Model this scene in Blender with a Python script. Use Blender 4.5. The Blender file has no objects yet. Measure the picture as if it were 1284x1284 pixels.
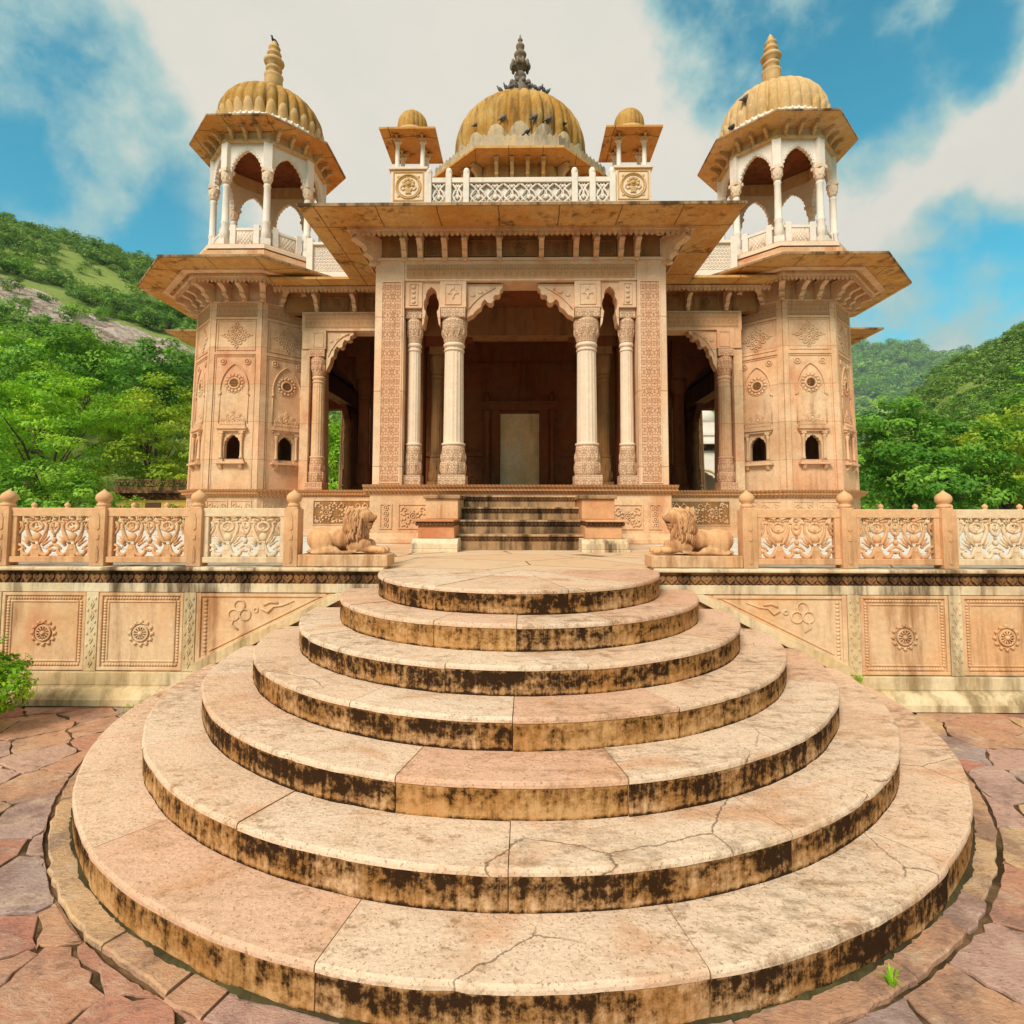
import bpy, math, random
import numpy as np
from mathutils import Matrix, Vector, Quaternion
R_ = math.radians
PI = math.pi
rnd = random.Random(7)
SC = bpy.context.scene
COL = SC.collection
ORG = {}

# ------------------------------------------------------------------ mesh builder
class MB:
    def __init__(s, M=None):
        s.v = []; s.f = []; s.uv = []; s.sm = []; s.mi = []; s.at = []
        s.M = M or Matrix(); s.tone = 0.5; s.m = 0

    def add(s, verts, faces, smooth=False, uvs=None, M=None):
        b = len(s.v)
        MM = s.M @ M if M is not None else s.M
        L = [Vector(p) for p in verts]
        for p in L:
            s.v.append(MM @ p)
        for fi, f in enumerate(faces):
            s.f.append([b + i for i in f]); s.sm.append(smooth); s.mi.append(s.m); s.at.append(s.tone)
            if uvs:
                s.uv.extend(uvs[fi])
            else:
                n = Vector((0, 0, 0))
                for i in range(len(f)):
                    p, q = L[f[i]], L[f[(i + 1) % len(f)]]
                    n.x += (p.y - q.y) * (p.z + q.z); n.y += (p.z - q.z) * (p.x + q.x); n.z += (p.x - q.x) * (p.y + q.y)
                ax, ay, az = abs(n.x), abs(n.y), abs(n.z)
                for i in f:
                    p = L[i]
                    if az >= ax and az >= ay: s.uv.append((p.x, p.y))
                    elif ay >= ax: s.uv.append((p.x, p.z))
                    else: s.uv.append((p.y, p.z))

    def box(s, x0, x1, y0, y1, z0, z1, M=None):
        if x1 < x0: x0, x1 = x1, x0
        if y1 < y0: y0, y1 = y1, y0
        if z1 < z0: z0, z1 = z1, z0
        v = [(x0, y0, z0), (x1, y0, z0), (x1, y1, z0), (x0, y1, z0), (x0, y0, z1), (x1, y0, z1), (x1, y1, z1), (x0, y1, z1)]
        s.add(v, [(0, 3, 2, 1), (4, 5, 6, 7), (0, 1, 5, 4), (1, 2, 6, 5), (2, 3, 7, 6), (3, 0, 4, 7)], M=M)

    def prism(s, poly, d0, d1, plane='xz', M=None, smooth=False):
        n = len(poly)
        ar = sum(poly[i][0] * poly[(i + 1) % n][1] - poly[(i + 1) % n][0] * poly[i][1] for i in range(n))
        if ar < 0: poly = poly[::-1]
        if plane == 'xz': g = lambda p, d: (p[0], d, p[1]); flip = False
        elif plane == 'yz': g = lambda p, d: (d, p[0], p[1]); flip = True
        else: g = lambda p, d: (p[0], p[1], d); flip = True
        lo, hi = min(d0, d1), max(d0, d1)
        v = [g(p, lo) for p in poly] + [g(p, hi) for p in poly]
        a = list(range(n)); b = [n + i for i in range(n)]
        F = [a, b[::-1]] + [(n + i, n + (i + 1) % n, (i + 1) % n, i) for i in range(n)]
        # for xz the face at low y looks to -y when ccw
        if flip: F = [f[::-1] for f in F]
        s.add(v, F, M=M)

    def loft(s, rings, cap0=False, cap1=False, closed=False, smooth=False, M=None, loop=True):
        n = len(rings[0]); v = [p for r in rings for p in r]; F = []
        m = len(rings)
        for j in range(m if closed else m - 1):
            k = (j + 1) % m
            for i in range(n if loop else n - 1):
                i2 = (i + 1) % n
                F.append((j * n + i, j * n + i2, k * n + i2, k * n + i))
        if cap0: F.append(tuple(range(n))[::-1])
        if cap1: F.append(tuple((m - 1) * n + i for i in range(n)))
        s.add(v, F, smooth=smooth, M=M)

    def lathe(s, prof, c=(0, 0, 0), seg=16, mod=None, smooth=True, M=None, cap=True, a0=0.0):
        rings = []
        for (r, z) in prof:
            ring = []
            for i in range(seg):
                t = a0 + 2 * PI * i / seg
                k = mod(t, z) if mod else 1
                ring.append((c[0] + r * k * math.cos(t), c[1] + r * k * math.sin(t), c[2] + z))
            rings.append(ring)
        s.loft(rings, cap0=cap, cap1=cap, smooth=smooth, M=M)

    def ell(s, c, r, seg=8, rings=5, M=None, rot=None):
        v = []; F = []
        Q = rot.to_matrix() if rot is not None and hasattr(rot, 'to_matrix') else rot
        def put(x, y, z):
            p = Vector((x * r[0], y * r[1], z * r[2]))
            if Q is not None: p = Q @ p
            v.append((c[0] + p.x, c[1] + p.y, c[2] + p.z))
        put(0, 0, -1)
        for j in range(1, rings):
            a = -PI / 2 + PI * j / rings
            for i in range(seg):
                t = 2 * PI * i / seg
                put(math.cos(a) * math.cos(t), math.cos(a) * math.sin(t), math.sin(a))
        put(0, 0, 1)
        for i in range(seg):
            F.append((0, 1 + (i + 1) % seg, 1 + i))
        for j in range(rings - 2):
            for i in range(seg):
                a = 1 + j * seg + i; b = 1 + j * seg + (i + 1) % seg
                F.append((a, b, b + seg, a + seg))
        t = len(v) - 1; o = 1 + (rings - 2) * seg
        for i in range(seg):
            F.append((o + i, o + (i + 1) % seg, t))
        s.add(v, F, smooth=True, M=M)

    def tube(s, pts, rad, seg=6, M=None, flat=None):
        P = [Vector(p) for p in pts]; n = len(P)
        if not isinstance(rad, (list, tuple)): rad = [rad] * n
        rings = []; up = Vector((0, 1, 0.01)) if flat is None else Vector(flat)
        for i in range(n):
            t = (P[min(i + 1, n - 1)] - P[max(i - 1, 0)]).normalized()
            a = t.cross(up)
            if a.length < 1e-4: a = t.cross(Vector((1, 0, 0)))
            a.normalize(); b = a.cross(t)
            rings.append([P[i] + (a * math.cos(2 * PI * k / seg) + b * math.sin(2 * PI * k / seg)) * rad[i] for k in range(seg)])
        s.loft(rings, True, True, smooth=True, M=M)

    def torus(s, c, R, r, seg=20, sec=6, M=None, axis='y', flat=1.0):
        rings = []
        for i in range(seg):
            t = 2 * PI * i / seg; ring = []
            for k in range(sec):
                a = 2 * PI * k / sec
                q = R + r * math.cos(a); w = r * flat * math.sin(a)
                if axis == 'y': ring.append((c[0] + q * math.cos(t), c[1] - w, c[2] + q * math.sin(t)))
                else: ring.append((c[0] + q * math.cos(t), c[1] + q * math.sin(t), c[2] + w))
            rings.append(ring)
        s.loft(rings, closed=True, smooth=True, M=M)

    def build(s, name, mats, parent=None, bevel=0, seg=1, warp=None, angle=50):
        o = ORG.get(parent.name, Vector((0, 0, 0))) if parent else s.org if hasattr(s, 'org') else Vector((0, 0, 0))
        me = bpy.data.meshes.new(name)
        V = s.v if warp is None else [warp(p) for p in s.v]
        me.from_pydata([tuple(p - o) for p in V], [], s.f)
        uv = me.uv_layers.new(name='UVMap')
        uv.data.foreach_set('uv', np.array(s.uv, dtype=np.float32).ravel())
        me.polygons.foreach_set('use_smooth', np.array(s.sm, dtype=bool))
        if not isinstance(mats, (list, tuple)): mats = [mats]
        for m in mats: me.materials.append(m)
        if len(mats) > 1: me.polygons.foreach_set('material_index', np.array(s.mi, dtype=np.int32))
        a = me.attributes.new('tone', 'FLOAT', 'FACE'); a.data.foreach_set('value', np.array(s.at, dtype=np.float32))
        me.update()
        ob = bpy.data.objects.new(name, me); COL.objects.link(ob)
        if parent: ob.parent = parent
        else: ob.location = o
        ORG[ob.name] = o
        if bevel:
            b = ob.modifiers.new('bevel', 'BEVEL'); b.width = bevel; b.segments = seg; b.limit_method = 'ANGLE'; b.angle_limit = R_(angle)
        return ob

def tag(o, label=None, cat=None, group=None, kind=None):
    if label: o['label'] = label
    if cat: o['category'] = cat
    if group: o['group'] = group
    if kind: o['kind'] = kind
    return o

def thing(name, loc, label, cat, group=None):
    o = bpy.data.objects.new(name, None); COL.objects.link(o)
    o.location = loc; o.empty_display_size = .1
    ORG[o.name] = Vector(loc)
    return tag(o, label, cat, group)

def copy_tree(o, parent=None):
    c = o.copy(); COL.objects.link(c)
    if parent: c.parent = parent
    for ch in list(o.children): copy_tree(ch, c)
    return c

# ------------------------------------------------------------------ node helper
class N:
    def __init__(s, name):
        s.mat = bpy.data.materials.new(name); s.mat.use_nodes = True
        s.t = s.mat.node_tree; s.t.nodes.clear()
    def node(s, ty, props=None, **inp):
        n = s.t.nodes.new('ShaderNode' + ty)
        for k, v in (props or {}).items(): setattr(n, k, v)
        for k, v in inp.items():
            k2 = k.replace('_', ' ')
            sock = n.inputs[int(k[1:])] if k[0] == 'i' and k[1:].isdigit() else n.inputs[k2]
            s.set(sock, v)
        return n
    def set(s, sock, v):
        if isinstance(v, bpy.types.NodeSocket): s.t.links.new(v, sock)
        elif isinstance(v, bpy.types.Node): s.t.links.new(v.outputs[0], sock)
        else:
            if hasattr(sock.default_value, '__len__') and not hasattr(v, '__len__'): v = (v,) * len(sock.default_value)
            if hasattr(v, '__len__') and len(v) == 3 and len(sock.default_value) == 4: v = tuple(v) + (1,)
            sock.default_value = v
    def obj(s): return s.node('TexCoord').outputs['Object']
    def uv(s): return s.node('TexCoord').outputs['UV']
    def mapping(s, vec, scale=(1, 1, 1), loc=(0, 0, 0), rot=(0, 0, 0)):
        return s.node('Mapping', Vector=vec, Scale=scale, Location=loc, Rotation=rot).outputs[0]
    def noise(s, vec, scale, detail=4, rough=.55, dist=0):
        return s.node('TexNoise', Vector=vec, Scale=scale, Detail=detail, Roughness=rough, Distortion=dist).outputs[0]
    def vor(s, vec, scale, feat='F1', rand=1.0, out=0):
        return s.node('TexVoronoi', {'feature': feat}, Vector=vec, Scale=scale, Randomness=rand).outputs[out]
    def math(s, op, a, b=0.0, c=0.0, clamp=False):
        n = s.node('Math', {'operation': op, 'use_clamp': clamp}, i0=a, i1=b)
        if op in ('MULTIPLY_ADD', 'PINGPONG', 'SMOOTH_MIN', 'SMOOTH_MAX'): s.set(n.inputs[2], c)
        return n.outputs[0]
    def step(s, x, a, b, lo=0.0, hi=1.0):
        n = s.node('MapRange', {'interpolation_type': 'SMOOTHSTEP'}, Value=x)
        n.inputs[1].default_value = a; n.inputs[2].default_value = b
        s.set(n.inputs[3], lo); s.set(n.inputs[4], hi)
        return n.outputs[0]
    def mix(s, f, a, b, mode='MIX'):
        n = s.node('Mix', {'data_type': 'RGBA', 'blend_type': mode})
        s.set(n.inputs[0], f); s.set(n.inputs[6], a); s.set(n.inputs[7], b)
        return n.outputs[2]
    def attr(s, name): return s.node('Attribute', {'attribute_name': name}).outputs['Fac']
    def sep(s, v):
        n = s.node('SeparateXYZ', Vector=v); return n.outputs
    def comb(s, x, y, z):
        return s.node('CombineXYZ', X=x, Y=y, Z=z).outputs[0]
    def bump(s, h, strength=.5, dist=.01, normal=None):
        n = s.node('Bump', Height=h, Strength=strength, Distance=dist)
        if normal is not None: s.set(n.inputs['Normal'], normal)
        return n.outputs[0]
    def out(s, shader, disp=None):
        o = s.node('OutputMaterial'); s.t.links.new(shader, o.inputs[0]); return s.mat
    def principled(s, col, rough=.85, normal=None, spec=.10):
        n = s.node('BsdfPrincipled'); s.set(n.inputs['Base Color'], col); s.set(n.inputs['Roughness'], rough)
        n.inputs['Specular IOR Level'].default_value = spec
        if normal is not None: s.set(n.inputs['Normal'], normal)
        return s.out(n.outputs[0])

# ------------------------------------------------------------------ materials
def stone(name, base, alt, stain, stain_amt=.5, st=(.56, .74), red=None, carve=None, cs=1.0, bump=.35, rough=.85, mott=.22, groove_tint=.5, tonecol=None, joints=None, blocks=None):
    n = N(name); P = n.obj()
    big = n.noise(P, 1.1, 5, .6)
    col = n.mix(n.step(big, .36, .64), base, alt)
    if tonecol is not None:
        col = n.mix(n.step(n.attr('tone'), .45, 1.0), col, tonecol)
    if blocks:
        q = n.sep(P); zz = n.math('DIVIDE', q[2], blocks); zb = n.math('FLOOR', zz)
        hb = n.math('FLOOR', n.math('ADD', n.math('DIVIDE', n.math('ADD', q[0], n.math('MULTIPLY', q[1], .93)), blocks * 1.35), n.math('MULTIPLY', zb, .37)))
        wn = n.node('TexWhiteNoise', {'noise_dimensions': '2D'}, Vector=n.comb(zb, hb, 0.0)).outputs[0]
        k = n.math('ADD', .88, n.math('MULTIPLY', wn, .20)); col = n.mix(1.0, col, n.comb(k, k, k), 'MULTIPLY')
        if red is not None: col = n.mix(n.step(wn, .76, .97, 0, .38), col, red)
        jl = n.math('ABSOLUTE', n.math('SUBTRACT', n.math('FRACT', zz), .5))
        col = n.mix(n.step(jl, .490, .4965, 0, .5), col, (.16, .07, .03, 1))
    fine = n.noise(P, 24, 6, .7)
    mid = n.noise(P, 6, 5, .65)
    v = n.math('ADD', n.math('MULTIPLY', n.math('SUBTRACT', fine, .5), mott * 2.2), n.math('MULTIPLY', n.math('SUBTRACT', mid, .5), mott * 2.4))
    v = n.math('ADD', v, 1.0)
    col = n.mix(1.0, col, n.comb(v, v, v), 'MULTIPLY')
    if red is not None:
        blk = n.noise(n.mapping(P, (1.3, 1.3, .55), (3.1, 1.7, 5.2)), 1.6, 3, .5)
        col = n.mix(n.step(blk, .58, .72, 0, .5), col, red)
    stv = n.noise(n.mapping(P, (5.5, 5.5, .7)), 1.0, 6, .68)
    bigs = n.noise(n.mapping(P, (1, 1, 1), (9, 4, 2)), .9, 3, .5)
    sm = n.math('ADD', n.math('MULTIPLY', stv, .65), n.math('MULTIPLY', bigs, .35))
    col = n.mix(n.step(sm, st[0], st[1], 0, stain_amt), col, stain)
    if joints:
        q = n.sep(n.mapping(P, (1, 1, 1), (.31, .17, 0), (0, 0, .0)))
        wx = n.math('ADD', q[0], n.math('MULTIPLY', n.noise(P, 3, 3, .5), .05))
        wy = n.math('ADD', q[1], n.math('MULTIPLY', n.noise(P, 3, 3, .5), .05))
        jl = n.math('MINIMUM', n.math('PINGPONG', wx, joints), n.math('PINGPONG', wy, joints))
        col = n.mix(n.step(jl, .014, .004, 0, .75), col, (.05, .02, .01, 1))
    pits = n.vor(P, 60, 'F1')
    h = n.math('ADD', n.math('MULTIPLY', fine, .6), n.math('ADD', n.math('MULTIPLY', mid, .6), n.math('MULTIPLY', n.step(pits, 0, .25), .18)))
    nor = n.bump(h, bump, .012)
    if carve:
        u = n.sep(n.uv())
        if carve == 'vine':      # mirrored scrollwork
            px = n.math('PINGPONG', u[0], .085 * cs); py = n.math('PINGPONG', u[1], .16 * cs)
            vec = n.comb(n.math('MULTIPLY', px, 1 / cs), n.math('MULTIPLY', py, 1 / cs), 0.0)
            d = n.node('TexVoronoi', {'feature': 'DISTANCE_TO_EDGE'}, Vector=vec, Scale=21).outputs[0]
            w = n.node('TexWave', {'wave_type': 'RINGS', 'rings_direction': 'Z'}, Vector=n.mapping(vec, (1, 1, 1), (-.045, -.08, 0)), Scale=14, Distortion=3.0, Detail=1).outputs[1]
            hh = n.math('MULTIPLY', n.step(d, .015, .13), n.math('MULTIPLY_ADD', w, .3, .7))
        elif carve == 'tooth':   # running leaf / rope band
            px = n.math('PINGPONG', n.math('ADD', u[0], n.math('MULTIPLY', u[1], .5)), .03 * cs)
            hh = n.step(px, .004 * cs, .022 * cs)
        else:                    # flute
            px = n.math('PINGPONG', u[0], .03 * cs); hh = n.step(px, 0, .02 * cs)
        col = n.mix(n.math('MULTIPLY', n.math('SUBTRACT', 1.0, hh), groove_tint), col, n.mix(1.0, col, (.62, .40, .26, 1), 'MULTIPLY'))  # low parts of the carving tinted darker brown
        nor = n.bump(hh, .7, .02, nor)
    return n.principled(col, rough, nor)

SAND = ((.62, .37, .20), (.64, .43, .26))
M = {}
M['sand'] = stone('sandstone', (.68, .385, .20), (.73, .475, .28), (.19, .075, .03), .6, (.51, .73), red=(.52, .17, .075), blocks=.78)
M['pier'] = stone('pale_sandstone', (.75, .455, .265), (.79, .53, .34), (.32, .14, .065), .55, (.52, .75), red=(.62, .27, .13), mott=.16, blocks=1.25)
M['pink'] = stone('pink_sandstone', (.58, .235, .105), (.62, .32, .15), (.11, .045, .02), .7, (.52, .72), red=(.46, .14, .06))
M['carved'] = stone('carved_sandstone', (.75, .425, .245), (.76, .455, .28), (.34, .14, .05), .4, carve='vine', bump=.25, mott=.12, groove_tint=.75)
M['carved_small'] = stone('carved_frieze', (.73, .41, .20), (.74, .45, .24), (.40, .16, .05), .5, carve='vine', cs=.6, bump=.25, mott=.14, groove_tint=.7)
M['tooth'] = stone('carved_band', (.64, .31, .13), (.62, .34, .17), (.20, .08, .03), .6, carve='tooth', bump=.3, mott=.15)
M['marble'] = stone('weathered_marble', (.80, .595, .415), (.75, .565, .41), (.36, .22, .11), .5, (.54, .76), bump=.2, mott=.14, rough=.7)
M['marble_carved'] = stone('carved_marble', (.78, .56, .38), (.76, .52, .34), (.40, .22, .10), .5, carve='vine', cs=.8, bump=.2, mott=.12, groove_tint=.8)
M['white'] = stone('white_marble', (.80, .69, .57), (.74, .64, .54), (.40, .29, .18), .5, (.55, .76), bump=.15, mott=.12, rough=.7)
M['ochre'] = stone('ochre_dome_stone', (.44, .21, .038), (.52, .31, .10), (.13, .065, .025), .8, (.45, .66), bump=.35, mott=.3)
M['ochre_pale'] = stone('pale_ochre_stone', (.60, .36, .13), (.64, .43, .22), (.20, .11, .045), .7, (.50, .72), bump=.3, mott=.22)
M['petal'] = stone('grey_petal_stone', (.56, .40, .22), (.46, .36, .25), (.16, .11, .07), .7, (.44, .64), bump=.3, mott=.22)
M['finial_grey'] = stone('weathered_finial', (.28, .20, .13), (.22, .17, .13), (.07, .05, .035), .7, (.46, .68), bump=.3, mott=.2)
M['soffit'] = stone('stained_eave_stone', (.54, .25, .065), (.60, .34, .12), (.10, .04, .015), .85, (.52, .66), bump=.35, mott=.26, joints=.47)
M['coping'] = stone('white_stained_coping', (.72, .58, .38), (.62, .44, .25), (.07, .035, .015), .92, (.46, .62), bump=.25, mott=.18)
M['frieze_dark'] = stone('blackened_frieze', (.34, .17, .07), (.26, .12, .045), (.022, .011, .005), .92, (.40, .58), bump=.4)
M['darkstep'] = stone('blackened_step_stone', (.44, .26, .13), (.32, .18, .08), (.035, .017, .008), .88, (.44, .62), bump=.4)
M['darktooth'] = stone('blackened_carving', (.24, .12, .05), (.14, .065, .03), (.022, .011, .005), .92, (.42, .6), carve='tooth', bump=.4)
M['panel'] = stone('panel_sandstone', (.66, .36, .17), (.70, .47, .27), (.26, .10, .03), .85, (.49, .68), red=(.52, .18, .075), mott=.2)
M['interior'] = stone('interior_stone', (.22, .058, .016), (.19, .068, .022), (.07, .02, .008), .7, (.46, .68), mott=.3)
M['recess'] = stone('dark_bracket_wall', (.34, .155, .05), (.30, .15, .06), (.06, .025, .01), .8, (.48, .68))  # darker brown variant for bracket walls and set-back parts
M['doorslab'] = stone('marble_door_slab', (.80, .50, .23), (.80, .58, .36), (.30, .19, .08), .6, (.50, .72), bump=.15)
M['lion'] = stone('lion_sandstone', (.66, .34, .15), (.70, .42, .21), (.26, .09, .03), .75, (.49, .66), bump=.55, mott=.18)
M['mouth'] = stone('dark_mouth', (.06, .03, .02), (.08, .04, .03), (.03, .02, .01), .5)  # dark brown for the solid filling the gap between the jaws
M['balus'] = stone('balustrade_sandstone', (.66, .35, .16), (.70, .43, .23), (.22, .085, .03), .65, (.51, .71), red=(.60, .24, .115), bump=.3, mott=.2)
M['balus_pale'] = stone('pale_balustrade_stone', (.72, .54, .34), (.70, .48, .28), (.24, .12, .05), .6, (.50, .72), bump=.3, mott=.2)
M['plinthwhite'] = stone('plinth_whitewash', (.70, .55, .34), (.62, .43, .22), (.16, .095, .03), .8, (.46, .66), bump=.25, mott=.2)
M['void'] = stone('unlit_masonry', (.12, .06, .03), (.10, .05, .03), (.05, .03, .02), .5)  # dark colour stands in for the shade inside openings
M['ochre_wall'] = stone('ochre_plaster', (.62, .36, .06), (.60, .38, .10), (.20, .10, .03), .6)

def step_mats():
    n = N('worn_tread_stone'); P = n.obj(); t = n.attr('tone')
    c = n.mix(n.step(t, .0, .35), (.67, .39, .25, 1), (.73, .50, .335, 1))
    c = n.mix(n.step(t, .4, .75), c, (.74, .55, .385, 1))
    c = n.mix(n.step(t, .8, 1.0), c, (.70, .46, .30, 1))
    big = n.noise(n.mapping(P, (1, 1.6, 1)), 1.5, 6, .62, .6)
    c = n.mix(n.step(big, .50, .70, 0, .7), c, (.58, .285, .14, 1))
    mid = n.noise(n.mapping(P, (1.4, 3.0, 1), (2, 1, 0), (0, 0, .6)), 3.2, 7, .7, .4)
    c = n.mix(n.step(mid, .52, .72, 0, .65), c, (.44, .26, .12, 1))
    low = n.noise(P, .9, 4, .6)
    c = n.mix(n.math('MULTIPLY', n.step(low, .47, .66), n.step(n.noise(n.mapping(P, (1, 2.2, 1)), 7, 7, .78), .46, .62, 0, .65)), c, (.14, .075, .03, 1))
    fine = n.noise(P, 38, 6, .72)
    gr = n.noise(n.mapping(P, (1, 1.5, 1), (4, 2, 0)), 12, 7, .8)
    c = n.mix(n.math('MULTIPLY', n.step(gr, .50, .64), n.step(n.noise(P, 1.7, 4, .6), .40, .58, 0, .75)), c, (.30, .165, .08, 1))
    sp = n.step(n.noise(P, 85, 3, .6), .58, .66, 0, .65)
    c = n.mix(sp, c, (.20, .11, .05, 1))
    wv = n.node('VectorMath', {'operation': 'ADD'}, i0=P, i1=n.mix(.12, (0, 0, 0, 1), n.node('TexNoise', Vector=P, Scale=2.4, Detail=6.0, Roughness=.7).outputs[1])).outputs[0]
    ck = n.node('TexVoronoi', {'feature': 'DISTANCE_TO_EDGE'}, Vector=wv, Scale=.85).outputs[0]
    c = n.mix(n.math('MULTIPLY', n.step(ck, .0042, .0012), n.step(n.noise(P, 1.1, 2, .5), .54, .60, 0, .7)), c, (.10, .05, .02, 1))
    v = n.math('ADD', .72, n.math('MULTIPLY', fine, .56)); c = n.mix(1.0, c, n.comb(v, v, v), 'MULTIPLY')
    h = n.math('ADD', n.math('MULTIPLY', fine, .5), n.math('ADD', mid, n.math('MULTIPLY', n.vor(P, 45), .25)))
    M['tread'] = n.principled(c, .82, n.bump(h, .6, .016), .15)

    n = N('stained_riser_stone'); U = n.uv(); P = n.obj(); t = n.attr('tone')
    c = n.mix(n.step(t, .2, .8), (.56, .31, .13, 1), (.64, .41, .235, 1))
    c = n.mix(n.step(n.noise(P, 3.0, 5, .6), .42, .62, 0, .8), c, (.48, .22, .075, 1))
    c = n.mix(n.step(n.noise(n.mapping(U, (16, 3, 1)), 1.0, 5, .6), .5, .75, 0, .6), c, (.30, .16, .05, 1))
    s1 = n.noise(n.mapping(U, (21, 2.4, 1)), 1.0, 7, .72)
    s2 = n.noise(n.mapping(U, (3.3, 4.5, 1), (7, 3, 0)), 1.0, 4, .6)
    s3 = n.noise(U, 26, 6, .72)
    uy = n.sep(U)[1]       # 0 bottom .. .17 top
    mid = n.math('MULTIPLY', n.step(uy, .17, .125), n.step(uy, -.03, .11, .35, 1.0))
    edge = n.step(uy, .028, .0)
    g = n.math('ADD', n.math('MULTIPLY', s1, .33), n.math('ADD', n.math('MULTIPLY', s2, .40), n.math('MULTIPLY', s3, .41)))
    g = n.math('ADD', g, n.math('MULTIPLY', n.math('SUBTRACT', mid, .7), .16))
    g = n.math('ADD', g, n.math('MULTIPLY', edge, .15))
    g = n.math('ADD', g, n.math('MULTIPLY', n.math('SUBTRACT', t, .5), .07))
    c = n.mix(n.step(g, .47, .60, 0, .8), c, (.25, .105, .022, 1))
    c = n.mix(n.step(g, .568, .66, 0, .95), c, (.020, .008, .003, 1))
    h = n.math('ADD', n.math('MULTIPLY', s3, .7), n.noise(P, 45, 5, .7))
    M['riser'] = n.principled(c, .85, n.bump(h, .55, .012), .08)

    n = N('crazy_flagstone'); P = n.obj(); t = n.attr('tone')
    c = n.mix(n.step(t, .0, .3), (.50, .20, .14, 1), (.60, .32, .18, 1))
    c = n.mix(n.step(t, .34, .5), c, (.66, .41, .21, 1))
    c = n.mix(n.step(t, .55, .7), c, (.56, .33, .25, 1))
    c = n.mix(n.step(t, .78, 1.0), c, (.40, .30, .26, 1))
    lay = n.noise(n.mapping(P, (1.2, 2.1, 1), (0, 0, 0), (0, 0, .5)), 3.0, 8, .74, .5)
    c = n.mix(n.step(lay, .48, .68, 0, .7), c, (.66, .47, .32, 1))
    c = n.mix(n.step(n.noise(P, 2.2, 7, .74), .47, .66, 0, .75), c, (.26, .15, .115, 1))
    c = n.mix(n.step(n.noise(P, 9, 7, .8), .52, .66, 0, .6), c, (.20, .115, .08, 1))
    fine = n.noise(n.mapping(P, (1, 2.2, 1), (0, 0, 0), (0, 0, .5)), 28, 6, .75)
    v = n.math('ADD', .62, n.math('MULTIPLY', fine, .76)); c = n.mix(1.0, c, n.comb(v, v, v), 'MULTIPLY')
    c = n.mix(n.step(n.noise(P, 60, 3, .6), .62, .7, 0, .5), c, (.10, .06, .05, 1))
    h = n.math('ADD', n.math('MULTIPLY', lay, 1.6), n.math('MULTIPLY', fine, .8))
    M['flag'] = n.principled(c, .75, n.bump(h, .7, .025), .15)

    n = N('terrace_paving'); P = n.obj()
    d = n.node('TexVoronoi', {'feature': 'DISTANCE_TO_EDGE'}, Vector=n.mapping(P, (1, 1.3, 1)), Scale=.85).outputs[0]
    cc = n.node('TexVoronoi', {'feature': 'F1'}, Vector=n.mapping(P, (1, 1.3, 1)), Scale=.85).outputs[1]
    c = n.mix(n.sep(cc)[0], (.69, .49, .31, 1), (.68, .42, .235, 1))
    sw = n.step(n.math('ABSOLUTE', n.sep(P)[0]), 1.9, 2.3)
    c = n.mix(sw, c, (.72, .68, .58, 1))
    c = n.mix(n.step(n.noise(P, 2.5, 6, .65), .5, .7, 0, .6), c, (.48, .30, .18, 1))
    c = n.mix(n.step(d, .012, .004, 0, .85), c, (.16, .09, .05, 1))
    f = n.noise(P, 30, 6, .7); v = n.math('ADD', .8, n.math('MULTIPLY', f, .4)); c = n.mix(1.0, c, n.comb(v, v, v), 'MULTIPLY')
    M['terrace'] = n.principled(c, .8, n.bump(n.math('ADD', f, n.step(d, 0, .02)), .4, .01))

    n = N('soil'); P = n.obj()
    c = n.mix(n.step(n.noise(P, 3, 6, .65), .4, .62), (.05, .03, .014, 1), (.20, .115, .055, 1))
    c = n.mix(n.step(n.noise(P, 1.3, 5, .6), .56, .7, 0, .6), c, (.07, .08, .02, 1))
    far = n.step(n.node('VectorMath', {'operation': 'LENGTH'}, i0=P).outputs[1], 24, 34)
    g = n.mix(n.noise(P, .35, 6, .7), (.05, .10, .012, 1), (.14, .17, .03, 1))
    c = n.mix(far, c, g)
    M['soil'] = n.principled(c, .95, n.bump(n.noise(P, 14, 6, .7), .8, .03))
step_mats()

def leafmat(name, dark, mid, light, trans=.35):
    n = N(name); t = n.attr('tone')
    c = n.mix(n.step(t, .0, .5), dark, mid); c = n.mix(n.step(t, .55, 1.0), c, light)
    d = n.node('BsdfPrincipled'); n.set(d.inputs['Base Color'], c); d.inputs['Roughness'].default_value = .55; d.inputs['Specular IOR Level'].default_value = .3
    tr = n.node('BsdfTranslucent'); n.set(tr.inputs['Color'], c)
    m = n.node('MixShader'); m.inputs[0].default_value = trans
    n.t.links.new(d.outputs[0], m.inputs[1]); n.t.links.new(tr.outputs[0], m.inputs[2])
    return n.out(m.outputs[0])
M['leaf_bright'] = leafmat('leaves_bright', (.09, .24, .006), (.24, .50, .012), (.52, .72, .04))
M['leaf_mid'] = leafmat('leaves_mid', (.05, .15, .006), (.14, .34, .012), (.32, .54, .04))
M['leaf_dark'] = leafmat('leaves_dark', (.03, .11, .008), (.09, .26, .014), (.24, .47, .04))
M['leaf_yellow'] = leafmat('leaves_yellow', (.14, .26, .008), (.34, .48, .016), (.60, .64, .05))
M['leaf_hill'] = leafmat('scrub_leaves', (.06, .15, .02), (.16, .30, .035), (.32, .45, .08))
def barkmat():
    n = N('bark'); P = n.obj()
    f = n.noise(n.mapping(P, (6, 6, 1.2)), 3, 6, .7)
    return n.principled(n.mix(f, (.05, .03, .018, 1), (.16, .10, .06, 1)), .9, n.bump(f, .8, .03))
M['bark'] = barkmat()
M['step_lip'] = stone('worn_step_lip', (.58, .37, .21), (.46, .27, .13), (.07, .035, .015), .92, (.42, .60), bump=.3)
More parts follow.
